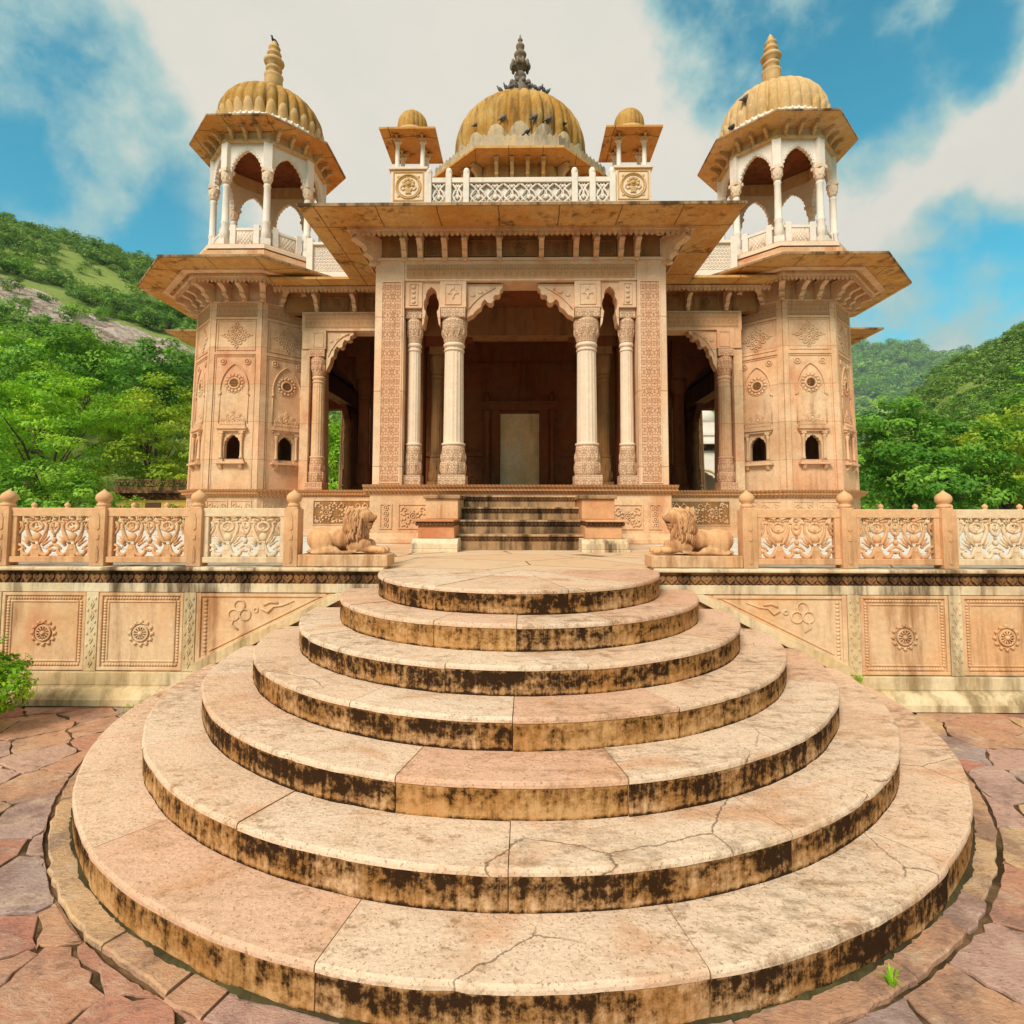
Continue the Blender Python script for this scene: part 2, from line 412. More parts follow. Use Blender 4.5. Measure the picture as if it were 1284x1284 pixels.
M['moss'] = stone('damp_moss', (.06, .042, .018), (.085, .07, .025), (.025, .014, .007), .8, (.4, .6), bump=.8)
def simple(name, c, rough=.7, var=.2):
    n = N(name); f = n.noise(n.obj(), 30, 5, .7); v = n.math('ADD', 1 - var, n.math('MULTIPLY', f, 2 * var))
    return n.principled(n.mix(1.0, c, n.comb(v, v, v), 'MULTIPLY'), rough, n.bump(f, .3, .01))
M['bird'] = simple('grey_plumage', (.15, .15, .165, 1)); M['bird_dark'] = simple('dark_plumage', (.04, .045, .05, 1))
from mathutils import noise as mnoise
# ------------------------------------------------------------------ ground, staircase, terrace
CY = 5.017; RISE = .17; TZ = 1.19
RAD = [0, 1.226, 1.531, 1.840, 2.151, 2.468, 2.785, 3.103]
JOINT = {1: [-150, -118.7, -73.8, -45], 2: [-145, -110.7, -90.3, -66.6, -37.5], 3: [-142.7, -103, -77.4, -40.6], 4: [-140, -115.2, -90.6, -66.3, -38],
         5: [-158, -130.3, -103, -78.1, -50.3, -24], 6: [-166, -141.9, -116.4, -90.6, -64.7, -38, -14], 7: [-157, -129.1, -102.8, -77.7, -52.1, -24]}

g = MB()
xs = [-2500, -60, -12, 12, 60, 2500]; ys = [-900, -40, -4, 30, 80, 2500]
for i in range(5):
    for j in range(5):
        g.add([(xs[i], ys[j], -.02), (xs[i + 1], ys[j], -.02), (xs[i + 1], ys[j + 1], -.02), (xs[i], ys[j + 1], -.02)], [(0, 1, 2, 3)])
tag(g.build('ground', M['soil']), kind='structure')

def clip(poly, a, b, c):       # keep a x + b y <= c
    out = []
    for i in range(len(poly)):
        p, q = poly[i], poly[(i + 1) % len(poly)]
        dp = a * p[0] + b * p[1] - c; dq = a * q[0] + b * q[1] - c
        if dp <= 0: out.append(p)
        if (dp < 0 < dq) or (dq < 0 < dp):
            t = dp / (dp - dq); out.append((p[0] + (q[0] - p[0]) * t, p[1] + (q[1] - p[1]) * t))
    return out

def flagstones():
    r = random.Random(21); seeds = []
    tries = 0
    while tries < 9000:
        tries += 1
        p = (r.uniform(-8.5, 8.5), r.uniform(.2, 5.6))
        d = r.choice([.30, .62, .72, .80])
        if all((p[0] - q[0]) ** 2 + (p[1] - q[1]) ** 2 > min(d, q[2]) ** 2 for q in seeds): seeds.append((p[0], p[1], d))
    b = MB()
    for s in seeds:
        if math.hypot(s[0], s[1] - CY) < 2.4: continue
        poly = [(s[0] - 1.2, s[1] - 1.2), (s[0] + 1.2, s[1] - 1.2), (s[0] + 1.2, s[1] + 1.2), (s[0] - 1.2, s[1] + 1.2)]
        for q in seeds:
            if q is s: continue
            dx, dy = q[0] - s[0], q[1] - s[1]; dd = dx * dx + dy * dy
            if dd > 5: continue
            w = (s[2] - q[2]) * .12
            k = .5 + w
            poly = clip(poly, dx, dy, dx * (s[0] + dx * k) + dy * (s[1] + dy * k))
        poly = clip(poly, 0, 1, 5.0)
        if len(poly) < 3: continue
        cx = sum(p[0] for p in poly) / len(poly); cy = sum(p[1] for p in poly) / len(poly)
        pts = []; far = 0
        for i in range(len(poly)):
            p, q = poly[i], poly[(i + 1) % len(poly)]
            L = math.hypot(q[0] - p[0], q[1] - p[1]); n = max(1, int(L / .05))
            for k in range(n):
                t = k / n; x = p[0] + (q[0] - p[0]) * t; y = p[1] + (q[1] - p[1]) * t
                j = .013 if 0 < k else .018
                x += r.uniform(-j, j) ; y += r.uniform(-j, j)
                d = math.hypot(x - cx, y - cy) + 1e-6
                g_ = r.uniform(.004, .011)
                x -= (x - cx) / d * g_; y -= (y - cy) / d * g_
                rr = math.hypot(x, y - CY)
                if rr < 3.222: x, y = x * 3.222 / rr + r.uniform(-.005, .005), CY + (y - CY) * 3.222 / rr + r.uniform(-.005, .005)
                else: far += 1
                pts.append((x, y))
        if far < 4: continue
        cx = sum(p[0] for p in pts) / len(pts); cy = sum(p[1] for p in pts) / len(pts)
        z = r.uniform(-.013, -.007); tx, ty = r.uniform(-.008, .008), r.uniform(-.008, .008)
        def ring(sh, dz):
            o = []
            for x, y in pts:
                d = math.hypot(x - cx, y - cy) + 1e-6; k = max(0, 1 - sh / d)
                X, Y = cx + (x - cx) * k, cy + (y - cy) * k
                o.append((X, Y, z + dz + (X - cx) * tx + (Y - cy) * ty))
            return o
        b.tone = r.random() ** 1.0
        if s[0] < -1.2 and 1.6 < s[1] < 2.4: b.tone = r.uniform(0.05, .2)
        if s[0] > 1.5 and s[1] < 2.6: b.tone = r.choice([.1, .3, .7, .75])
        b.loft([ring(0, -.04), ring(0, -.003), ring(.003, .0)], cap1=True)
    return tag(b.build('flagstone_paving', M['flag']), kind='structure')
flagstones()

def sector(b, r0, r1, a0, a1, z0, z1, nose=.0, jz=0, gap=.002, flat=False):
    n = max(2, int((a1 - a0) / 1.0))
    A = [R_(a0) + gap / r1 + (R_(a1 - a0) - 2 * gap / r1) * i / n for i in range(n + 1)]
    prof = [(r1, z0), (r1, z1 - .034), (r1 + nose, z1 - .028), (r1 + nose, z1 - .014), (r1 + nose - .004, z1 - .004), (r1 - .012 + nose, z1), (r0, z1)]
    u0 = b.seedu
    rj = [0.006 * mnoise.noise(Vector((A[i] * r1 * 3.1 + u0, u0, 1.3))) + .004 * mnoise.noise(Vector((A[i] * r1 * 11 + u0, u0, 4.3))) for i in range(n + 1)]
    ch = [-.012 * max(0, mnoise.noise(Vector((A[i] * r1 * 7 + u0, u0 + 9, 2.2))) - .42) * 3 for i in range(n + 1)]
    zj = [.004 * mnoise.noise(Vector((A[i] * r1 * 1.3 + u0, u0, 7.7))) for i in range(n + 1)]
    for i in range(n):
        for k in range(len(prof) - 1):
            (ra, za), (rb, zb) = prof[k], prof[k + 1]
            ja, jb = (rj[i] + (ch[i] if k > 0 else 0), rj[i + 1] + (ch[i + 1] if k > 0 else 0))
            ka, kb = (rj[i] + ch[i], rj[i + 1] + ch[i + 1])
            if k == len(prof) - 2: kb = ka = 0
            def pt(rr, a_, zz, j_, zq): return ((rr + j_) * math.cos(a_), CY + (rr + j_) * math.sin(a_), zz + (zq if zz > z1 - .05 else 0))
            V = [pt(ra, A[i], za, ja, zj[i]), pt(ra, A[i + 1], za, jb, zj[i + 1]), pt(rb, A[i + 1], zb, kb, zj[i + 1]), pt(rb, A[i], zb, ka, zj[i])]
            V_ = [(ra * math.cos(A[i]), CY + ra * math.sin(A[i]), za), (ra * math.cos(A[i + 1]), CY + ra * math.sin(A[i + 1]), za),
                 (rb * math.cos(A[i + 1]), CY + rb * math.sin(A[i + 1]), zb), (rb * math.cos(A[i]), CY + rb * math.sin(A[i]), zb)]
            b.m = 1 if k < 2 else 0
            ua, ub = u0 + A[i] * r1, u0 + A[i + 1] * r1
            b.add(V, [(0, 1, 2, 3)], smooth=(k >= 2 and k < 5) or k == 0, uvs=[[(ua, za - z0), (ub, za - z0), (ub, zb - z0), (ua, zb - z0)]])
    for s_, A_ in ((0, A[0]), (1, A[-1])):
        V = [(r * math.cos(A_), CY + r * math.sin(A_), z) for r, z in prof] + [(r0 * math.cos(A_), CY + r0 * math.sin(A_), z0)]
        b.m = 1
        F = tuple(range(len(V)))
        b.add(V, [F if s_ else F[::-1]])
    b.m = 0

st = thing('round_staircase', (0, CY, 0), 'broad half-round flight of seven stained sandstone steps in the foreground', 'staircase')
rs = random.Random(5)
for k in range(1, 8):
    b = MB(); js = [-180] + JOINT[k] + [0]
    zt = (8 - k) * RISE
    for i in range(len(js) - 1):
        b.tone = rs.random(); b.seedu = k * 13.7 + rs.random() * .5
        if k == 7: b.tone = [.4, .3, .12, .6, .75, .45, .2][i]
        if k == 6: b.tone = [.3, .6, .4, .65, .7, .6, .35, .4][i]
        jr = rs.uniform(-.003, .004); jz = rs.uniform(-.002, .002)
        sector(b, max(RAD[k - 1] - .06, .0 if k > 1 else .42), RAD[k] + jr, js[i], js[i + 1], zt - RISE - .004, zt + jz, nose=.007)
    if k == 1:
        b.tone = .6; b.seedu = 0
        for a0, a1 in ((-180, -128), (-128, -70), (-70, -35), (-35, 0)):
            b.tone = rs.uniform(.35, .8); sector(b, .002, .418, a0, a1, zt - .1, zt + rs.uniform(-.002, .002))
    b.build('step', [M['tread'], M['riser']], st)

# kerb ring of long stones let into the ground
b = MB(); b.seedu = 0
js = [-179.0]
while js[-1] < -4: js.append(min(-1.0, js[-1] + rs.choice([2.2, 3.5, 5, 8, 11, 14])))
for i in range(len(js) - 1):
    b.tone = rs.choice([.25, .4, .55, .7, .6, .8]); a0, a1 = R_(js[i]), R_(js[i + 1]); m = max(3, int((a1 - a0) / .018)); ro = 3.212 + rs.uniform(-.016, .014)
    top = []; z = .004 + rs.uniform(-.008, .006)
    for k in range(m + 1):
        t = a0 + .0022 + (a1 - a0 - .0044) * k / m; top.append((3.085, t))
    for k in range(m, -1, -1):
        t = a0 + .0022 + (a1 - a0 - .0044) * k / m + (rs.uniform(-.001, .001)); top.append((ro + rs.uniform(-.009, .009), t))
    P = lambda rr, t, zz: (rr * math.cos(t), CY + rr * math.sin(t), zz)
    b.loft([[P(rr, t, -.05) for rr, t in top], [P(rr, t, z - .007) for rr, t in top], [P(rr + (.006 if rr < 3.1 else -.007), t, z) for rr, t in top]], cap1=True)
tag(b.build('kerb_ring', [M['flag'], M['flag']]), kind='structure')

# damp moss and grit along the foot of the lowest riser
b = MB(); P = lambda rr, a: (rr * math.cos(a), CY + rr * math.sin(a))
m = 420; rg_ = [3.108 + .022 * max(0, mnoise.noise(Vector((i * .11, 0, 3))) + .35) + .012 * mnoise.noise(Vector((i * .9, 0, 5))) for i in range(m + 1)]
for i in range(m):
    a, c = -PI + .02 + (PI - .04) * i / m, -PI + .02 + (PI - .04) * (i + 1) / m
    b.add([P(3.07, a) + (.02,), P(rg_[i], a) + (.004,), P(rg_[i + 1], c) + (.004,), P(3.07, c) + (.02,), P(rg_[i] - .012, a) + (.015,), P(rg_[i + 1] - .012, c) + (.015,)], [(0, 4, 5, 3), (4, 1, 2, 5)], smooth=True)
tag(b.build('moss', M['moss']), kind='stuff')

# terrace floor
b = MB(); b.box(-16, 16, 5.081, 30, TZ - .2, TZ - .003); b.box(-1.225, 1.225, CY + .002, 5.079, TZ - .2, TZ - .003)
tag(b.build('terrace_floor', M['terrace']), kind='structure')

# ------------------------------------------------------------------ terrace retaining walls
def rope(b, p, q, r, n):
    p, q = Vector(p), Vector(q); d = (q - p); L = d.length; d.normalize()
    k = int(L / n)
    for i in range(k):
        c = p + d * ((i + .5) * L / k)
        rot = Quaternion((0, 1, 0), -math.atan2(d.z, d.x) + R_(35))
        b.ell(c, (n * .62, r * .7, r), 6, 4, rot=rot)

def rosette(b, c, R, petals=12, y=0.0):
    # carved wheel on a wall that faces -y
    x, z = c
    b.torus((x, y - .012, z), R * .56, R * .09, 24, 6, flat=.7)
    b.torus((x, y - .008, z), R * .80, R * .05, 24, 5, flat=.7)
    for i in range(petals):
        t = 2 * PI * i / petals
        b.ell((x + R * .9 * math.cos(t), y - .004, z + R * .9 * math.sin(t)), (R * .17, .016, R * .17), 6, 4)
        b.tube([(x + R * .16 * math.cos(t), y - .012, z + R * .16 * math.sin(t)), (x + R * .5 * math.cos(t), y - .012, z + R * .5 * math.sin(t))], [R * .03, R * .07], 5)
    b.ell((x, y - .01, z), (R * .2, .025, R * .2), 8, 5)

def wall_side(s):
    side = 'left' if s < 0 else 'right'
    w = thing('terrace_wall', (s * 5.2, 5.06, 0), 'panelled sandstone terrace wall on the %s of the round steps, one slanting panel beside them' % side, 'retaining wall')
    X0, X1 = 1.22, 9.0
    def bx(b, a, c, *r): b.box(min(s * a, s * c), max(s * a, s * c), *r)
    b = MB(); bx(b, 0.3, X1, 5.075, 5.5, 0, TZ - .01); b.build('masonry', M['pink'], w)
    b = MB(); bx(b, X0, X1, 4.985, 5.2, 1.172, 1.206); b.build('coping', M['coping'], w, bevel=.012, seg=3)
    b = MB(); bx(b, X0, X1, 5.035, 5.14, 1.150, 1.172); bx(b, X0, X1, 5.048, 5.14, 1.058, 1.150)
    x = X0 + .05
    while x < 5.6:
        cx = s * x; z = 1.108
        poly = [(cx, z - .042), (cx + .02, z - .022), (cx + .046, z - .002), (cx + .046, z + .018), (cx + .03, z + .034), (cx + .014, z + .03), (cx, z + .012), (cx - .014, z + .03), (cx - .03, z + .034), (cx - .046, z + .018), (cx - .046, z - .002), (cx - .02, z - .022)]
        b.prism(poly, 5.028, 5.05); b.ell((cx, 5.03, z + .0), (.012, .012, .014), 6, 4)
        b.prism([(cx + .052, z + .0), (cx + .066, z - .038), (cx + .038, z - .038)], 5.036, 5.05)
        x += .1045
    b.build('frieze', M['frieze_dark'], w)
    b = MB(); bx(b, X0, X1, 5.040, 5.14, .975, 1.056); b.build('band', M['coping'], w, bevel=.003)
    # pilasters
    px = [3.0 + .9 * i for i in range(7)]
    for i, x in enumerate(px):
        b = MB(); bx(b, x - .056, x + .056, 5.040, 5.1, .265, .973)
        if i < 3:
            for k in range(6):
                z = .34 + k * .105; cx = s * x
                b.prism([(cx, z - .045), (cx + .026, z), (cx, z + .045), (cx - .026, z)], 5.032, 5.042)
                b.ell((cx, 5.03, z), (.008, .008, .018), 6, 4)
                for q in (-1, 1): b.ell((cx + q * .034, 5.039, z + .052), (.012, .01, .018), 5, 4)
        b.build('pilaster', M['white'] if False else M['plinthwhite'], w, bevel=.003)
    # square panels
    for i in range(6):
        a, c = px[i] + .06, px[i + 1] - .06
        lo, hi = min(s * a, s * c), max(s * a, s * c)
        b = MB(); b.box(lo, hi, 5.062, 5.1, .27, .97); pn = b.build('panel', M['panel'], w)
        b = MB()
        for (x0, x1, z0, z1) in ((lo, hi, .27, .30), (lo, hi, .94, .97), (lo, lo + .03, .30, .94), (hi - .03, hi, .30, .94)): b.box(x0, x1, 5.044, 5.07, z0, z1)
        for (x0, x1, z0, z1) in ((lo + .075, hi - .075, .345, .36), (lo + .075, hi - .075, .88, .895), (lo + .075, lo + .09, .36, .88), (hi - .09, hi - .075, .36, .88)): b.box(x0, x1, 5.052, 5.07, z0, z1)
        if i < 3:
            m = .052
            rope(b, (lo + m, 5.058, .32), (hi - m, 5.058, .32), .016, .026); rope(b, (lo + m, 5.058, .918), (hi - m, 5.058, .918), .016, .026)
            rope(b, (lo + m, 5.058, .34), (lo + m, 5.058, .90), .016, .026); rope(b, (hi - m, 5.058, .34), (hi - m, 5.058, .90), .016, .026)
        b.build('moulding', M['panel'], pn, bevel=.004)
        b = MB(); rosette(b, ((lo + hi) / 2, .60), .115, y=5.062); b.build('rosette', M['panel'], pn)
    # slanting panel by the steps
    T = lambda p: (s * p[0], p[1])
    b = MB(); b.prism([T(p) for p in ((2.94, .30), (2.94, .972), (1.58, .972))], 5.060, 5.1); pn = b.build('slanting_panel', M['panel'], w)
    b = MB()
    b.box(min(s * 2.94, s * 2.90), max(s * 2.94, s * 2.90), 5.044, 5.07, .33, .97); b.box(min(s * 2.90, s * 1.75), max(s * 2.9, s * 1.75), 5.046, 5.07, .935, .965)
    b.prism([T(p) for p in ((2.9, .335), (2.9, .385), (1.72, .965), (1.62, .965))], 5.045, 5.07)
    b.prism([T(p) for p in ((2.82, .44), (2.82, .46), (1.86, .93), (1.82, .93))], 5.05, 5.07)
    rope(b, (s * 2.86, 5.056, .40), (s * 2.86, 5.056, .92), .018, .034)
    b.build('moulding', M['panel'], pn, bevel=.003)
    b = MB()
    c = (s * 2.55, .80)
    for t in (90, 210, 330): b.torus((c[0] + .06 * math.cos(R_(t)), 5.056, c[1] + .055 * math.sin(R_(t))), .05, .009, 14, 5)
    b.torus((s * 2.40, 5.056, .815), .02, .008, 10, 5)
    b.tube([(s * 2.35, 5.056, .83), (s * 2.29, 5.054, .80), (s * 2.24, 5.056, .85), (s * 2.16, 5.056, .86), (s * 2.05, 5.056, .90)], [.012, .014, .012, .010, .006], 5)
    b.tube([(s * 2.33, 5.056, .86), (s * 2.27, 5.054, .89), (s * 2.2, 5.056, .88)], .011, 5)
    b.tube([(s * 2.6, 5.056, .74), (s * 2.62, 5.055, .68), (s * 2.56, 5.056, .64)], .010, 5)
    b.build('floral_relief', M['panel'], pn)
    # white stringer over the ends of the steps
    b = MB(); b.prism([T(p) for p in ((1.50, .973), (1.66, .973), (2.943, .345), (2.943, .232))], 5.02, 5.1); b.build('stringer', M['plinthwhite'], w, bevel=.004)
    # plinth
    b = MB(); bx(b, 2.6, X1, 5.015, 5.12, .15, .262); b.build('plinth', M['plinthwhite'], w, bevel=.004)
    b = MB()
    prof = [(5.1, .0), (4.905, .0), (4.905, .055), (4.92, .062), (4.935, .09), (4.965, .125), (5.0, .14), (5.0, .1485), (5.1, .1485)]
    b.prism(prof, s * 2.7, s * X1, 'yz'); b.build('base_moulding', M['plinthwhite'], w)
    return w
wall_side(-1); wall_side(1)

# ------------------------------------------------------------------ balustrades
def lattice(b, x0, x1, z0, z1, y):
    """two vases between scrolls, cut through"""
    W = x1 - x0; H = z1 - z0
    X = lambda u, c: c + u * W / 2.07           # motif unit: 365 px = 1
    Z = lambda v: z0 + v * H
    def tube(c, pts, r, m):
        b.tube([(X(m * p[0], c), y, Z(p[1])) for p in pts], r, 6)
    cs = [x0 + W * .25, x0 + W * .75]
    for c in cs:
        b.prism([(X(-.13, c), Z(0)), (X(.13, c), Z(0)), (X(.055, c), Z(.30)), (X(-.055, c), Z(.30))], y - .018, y + .018)
        b.box(X(-.075, c), X(.075, c), y - .022, y + .022, Z(.17), Z(.205))
        b.ell((X(0, c), y, Z(.485)), (.135 * W / 2.07, .026, .115 * H), 10, 6)
        b.box(X(-.09, c), X(.09, c), y - .02, y + .02, Z(.355), Z(.39))
        b.tube([(X(0, c), y, Z(.58)), (X(0, c), y, Z(.66))], .011, 6)
        for m in (-1, 1):
            tube(c, [(0, .64), (.08, .66), (.15, .70), (.17, .76), (.12, .83), (.05, .86), (0, .865)], [.014, .016, .016, .013, .013, .014, .014], m)
            tube(c, [(.05, .30), (.075, .20), (.13, .09), (.21, .03), (.31, .03), (.385, .09), (.40, .17), (.34, .21), (.30, .17)], [.014, .018, .021, .022, .021, .018, .015, .012, .008], m)
            tube(c, [(.07, .30), (.14, .40), (.215, .52), (.28, .66), (.295, .76), (.26, .84), (.31, .87), (.38, .84)], [.012, .016, .018, .016, .014, .013, .012, .010], m)
            tube(c, [(.20, .32), (.29, .42), (.37, .50)], [.016, .013, .006], m); tube(c, [(.19, .27), (.30, .34), (.42, .40)], [.015, .012, .006], m); tube(c, [(.16, .36), (.24, .47), (.30, .58)], [.014, .012, .006], m)
            tube(c, [(.10, .90), (.2, .93), (.30, .97), (.36, 1.0)], [.012, .015, .014, .012], m)
            b.ell((X(m * .26, c), y, Z(.93)), (.05 * W / 2.07, .02, .045 * H), 8, 5)
        b.ell((X(0, c), y, Z(.70)), (.05 * W / 2.07, .016, .04 * H), 8, 5)
        b.ell((X(0, c), y, Z(.945)), (.075 * W / 2.07, .022, .065 * H), 8, 5)
    for i, c in enumerate((x0, x0 + W * .5, x1)):
        k = (1,) if i == 0 else (-1,) if i == 2 else (-1, 1)
        if i == 1:
            b.ell((X(0, c), y, Z(.39)), (.075 * W / 2.07, .022, .075 * H), 8, 5)
            b.ell((X(0, c), y, Z(.93)), (.075 * W / 2.07, .022, .06 * H), 8, 5)
            b.tube([(X(0, c), y, Z(.47)), (X(0, c), y, Z(.60))], .012, 6)
        for m in k:
            tube(c, [(0, .14), (.10, .17), (.17, .21), (.10, .26), (0, .30)], .014, m)
            tube(c, [(0, .55), (.07, .62), (.12, .72), (.09, .82), (0, .86)], .013, m)
            tube(c, [(0, .70), (.06, .75), (.05, .82)], .010, m)

def post_mesh():
    b = MB(); h = .54
    b.box(-.066, .066, -.066, .066, 0, .53)
    b.box(-.05, .05, -.05, .05, .53, .548)
    for k, z in enumerate((.10, .27, .40)):
        hh = .09 if k != 1 else .035
        poly = [(-.02, z - hh * .6), (0, z - hh * .8), (.02, z - hh * .6), (.02, z + hh * .5), (.01, z + hh * .75), (0, z + hh), (-.01, z + hh * .75), (-.02, z + hh * .5)]
        b.prism(poly, -.073, -.066)
    return b
def finial_mesh():
    b = MB()
    b.lathe([(.05, .548), (.056, .556), (.056, .572), (.048, .578), (.046, .588), (.062, .602), (.069, .625), (.066, .648), (.052, .670), (.030, .686), (.012, .700), (.001, .712)], seg=12)
    return b

def balustrade(xs, y, label, z=TZ, fine=True, mats=('balus',)):
    x_mid = (xs[0] + xs[-1]) / 2
    t = thing('balustrade', (x_mid, y, z), label, 'balustrade')
    o = Vector((x_mid, y, z))
    p0 = f0 = None
    for i, x in enumerate(xs):
        if p0 is None:
            b = MB(); b.org = Vector(); b2 = post_mesh()
            ob = b2.build('post', M['balus'], None, bevel=.006, seg=2); ob.parent = t
            f = finial_mesh().build('finial', M['balus'], None); f.parent = ob
            p0, f0 = ob, f
        else:
            ob = p0.copy(); COL.objects.link(ob); f = f0.copy(); COL.objects.link(f); f.parent = ob
        ob.location = (x - x_mid, 0, .018)
        ob.parent = t
    q0 = {}
    for i in range(len(xs) - 1):
        w = xs[i + 1] - xs[i]; mt = mats[i % len(mats)]
        key = (round(w, 3), mt)
        if key not in q0:
            b = MB(); a = w / 2 - .064
            b.box(-a, a, -.035, .035, .455, .535); b.box(-a, a, -.045, .045, .03, .085)
            b.box(-a, -a + .05, -.03, .03, .085, .455); b.box(a - .05, a, -.03, .03, .085, .455)
            fr = b.build('rail_frame', M[mt], None, bevel=.006, seg=2)
            b = MB(); lattice(b, -a + .05, a - .05, .085, .455, 0)
            lt = b.build('lattice', M[mt], None)
            q0[key] = (fr, lt); lt.parent = fr
        else:
            fr = q0[key][0].copy(); COL.objects.link(fr); lt = q0[key][1].copy(); COL.objects.link(lt); lt.parent = fr
        fr.parent = t; fr.location = ((xs[i] + xs[i + 1]) / 2 - x_mid, 0, .018)
    return t
FX = [2.10, 2.995, 3.895, 4.80, 5.70, 6.6]
balustrade([-x for x in FX[::-1]], 5.12, 'carved sandstone balustrade with vase lattice along the left terrace edge beside the lion', mats=('balus', 'balus', 'balus', 'balus', 'balus_pale'))
balustrade(FX, 5.12, 'carved sandstone balustrade with vase lattice along the right terrace edge beside the lion', mats=('balus', 'balus', 'balus_pale', 'balus', 'balus'))
RX = [6.6 + .88 * i for i in range(11)]
balustrade([-x for x in RX[::-1]], 14.3, 'distant balustrade seen only as knobs behind the left front balustrade', mats=('balus_pale',))
balustrade(RX, 14.3, 'distant balustrade seen only as knobs behind the right front balustrade', mats=('balus_pale',))

# ------------------------------------------------------------------ lions
def lion(s, label):
    # local x forward (towards the steps), y to the viewer is -y
    r = random.Random(3)
    b = MB()
    def E(c, rad, ry=0, rz=0, seg=14, rings=10):
        q = Quaternion((0, 1, 0), R_(-ry)) @ Quaternion((0, 0, 1), R_(rz))
        b.ell(c, rad, seg, rings, rot=q)
    # plinth top is z=0; body length about .76
    E((-.20, 0, .13), (.165, .105, .125), -8)          # rump
    E((-.03, 0, .145), (.20, .092, .105))               # belly
    E((.12, 0, .18), (.13, .098, .15), 20)             # chest
    for y in (-.085, .085):
        E((-.19, y, .115), (.115, .045, .112), -20)     # thigh
        E((-.14, y * 1.2, .045), (.12, .032, .035), 8)  # shank
        E((-.055, y * 1.28, .035), (.058, .036, .032))  # hind paw
        for k in range(3): E((-.008, y * 1.28 + (k - 1) * .02, .026), (.02, .012, .02))
        E((.17, y * .85, .085), (.13, .042, .06), 10)   # forearm upper
        E((.28, y * .85, .05), (.12, .035, .036))      # forearm
        E((.385, y * .85, .045), (.042, .042, .036))    # paw
        for k in range(4): E((.418, y * .85 + (k - 1.5) * .018, .036), (.018, .010, .022))
    E((.02, -.11, .02), (.15, .018, .018), 3)           # tail
    E((-.17, -.12, .022), (.12, .018, .018), 4); E((-.29, -.06, .03), (.05, .06, .02))
    # head
    E((.195, 0, .355), (.095, .078, .085), -10)
    E((.255, 0, .352), (.062, .052, .042), -12)         # muzzle upper
    E((.305, 0, .358), (.020, .030, .022))              # nose
    E((.238, 0, .288), (.055, .038, .022), 8)          # lower jaw
    E((.250, 0, .262), (.028, .028, .026))              # beard
    E((.222, -.042, .392), (.028, .022, .018)); E((.222, .042, .392), (.028, .022, .018))
    E((.15, -.07, .415), (.025, .018, .03)); E((.15, .07, .415), (.025, .018, .03))
    E((.17, 0, .425), (.07, .055, .03), 18)
    # mane mass
    E((.115, 0, .335), (.10, .115, .115)); E((.10, 0, .25), (.115, .122, .13)); E((.13, 0, .19), (.10, .115, .09))
    tmp = b.build('lion_tmp', M['lion'])
    tmp.modifiers.new('r', 'REMESH').mode = 'VOXEL'; tmp.modifiers['r'].voxel_size = .0065
    sm = tmp.modifiers.new('s', 'SMOOTH'); sm.factor = .6; sm.iterations = 6
    dg = bpy.context.evaluated_depsgraph_get(); me = bpy.data.meshes.new_from_object(tmp.evaluated_get(dg))
    bpy.data.objects.remove(tmp)
    me.polygons.foreach_set('use_smooth', np.ones(len(me.polygons), dtype=bool))
    mn = MB()
    for i in range(190):                                 # mane locks
        a = r.uniform(-1.35, 1.35); h = r.uniform(0, 1)
        z = .13 + .31 * h
        R0 = .124 if h < .6 else .124 - .05 * (h - .6) / .4
        x0 = .105 + .02 * math.sin(h * 3); sgn = r.choice((-1, 1))
        x = x0 + .105 * math.sin(a) * (1 if h < .75 else .8); y = sgn * R0 * math.cos(a) * (1.0 if h < .8 else .75)
        if x > x0 + .075 and h > .45: continue
        tw = r.uniform(-.25, .25)
        mn.tube([(x, y, z + .035), (x + tw * .03 - .004, y * 1.05, z + .005), (x + tw * .05, y * 1.06, z - .03), (x + tw * .02 + .008, y * 1.02, z - .058)], [.006, .012, .011, .003], 5)
    for i in range(26):
        a = r.uniform(0, 2 * PI)
        mn.tube([(.12 + .04 * math.cos(a), .04 * math.sin(a), .44), (.10 + .06 * math.cos(a), .08 * math.sin(a), .425), (.09 + .07 * math.cos(a), .105 * math.sin(a), .38)], [.006, .012, .004], 5)
    t = thing('lion_statue', (s * 1.62, 5.19, TZ + .02), label, 'statue')
    t.scale = (-s, 1, 1)
    K = .96
    pl = MB(); pl.box(-.41, .42, -.14, .14, 0, .108)
    if s > 0: pass
    p = pl.build('plinth', M['panel'], None, bevel=.008, seg=2); p.parent = t; p.location = (0, 0, 0)
    o = bpy.data.objects.new('lion_body', me); COL.objects.link(o); o.parent = t; o.location = (-.03, 0, .107); o.scale = (K, K, K)
    m = mn.build('mane', M['lion'], None); m.parent = o
    mo = MB(); mo.ell((.246, 0, .318), (.056, .046, .022), 10, 6); m2 = mo.build('open_mouth', M['mouth'], None); m2.parent = o
    if s > 0: pass
    return t
lion(-1, 'reclining stone lion on a low plinth facing right, left of the landing')
lion(1, 'reclining stone lion on a low plinth facing left, right of the landing')

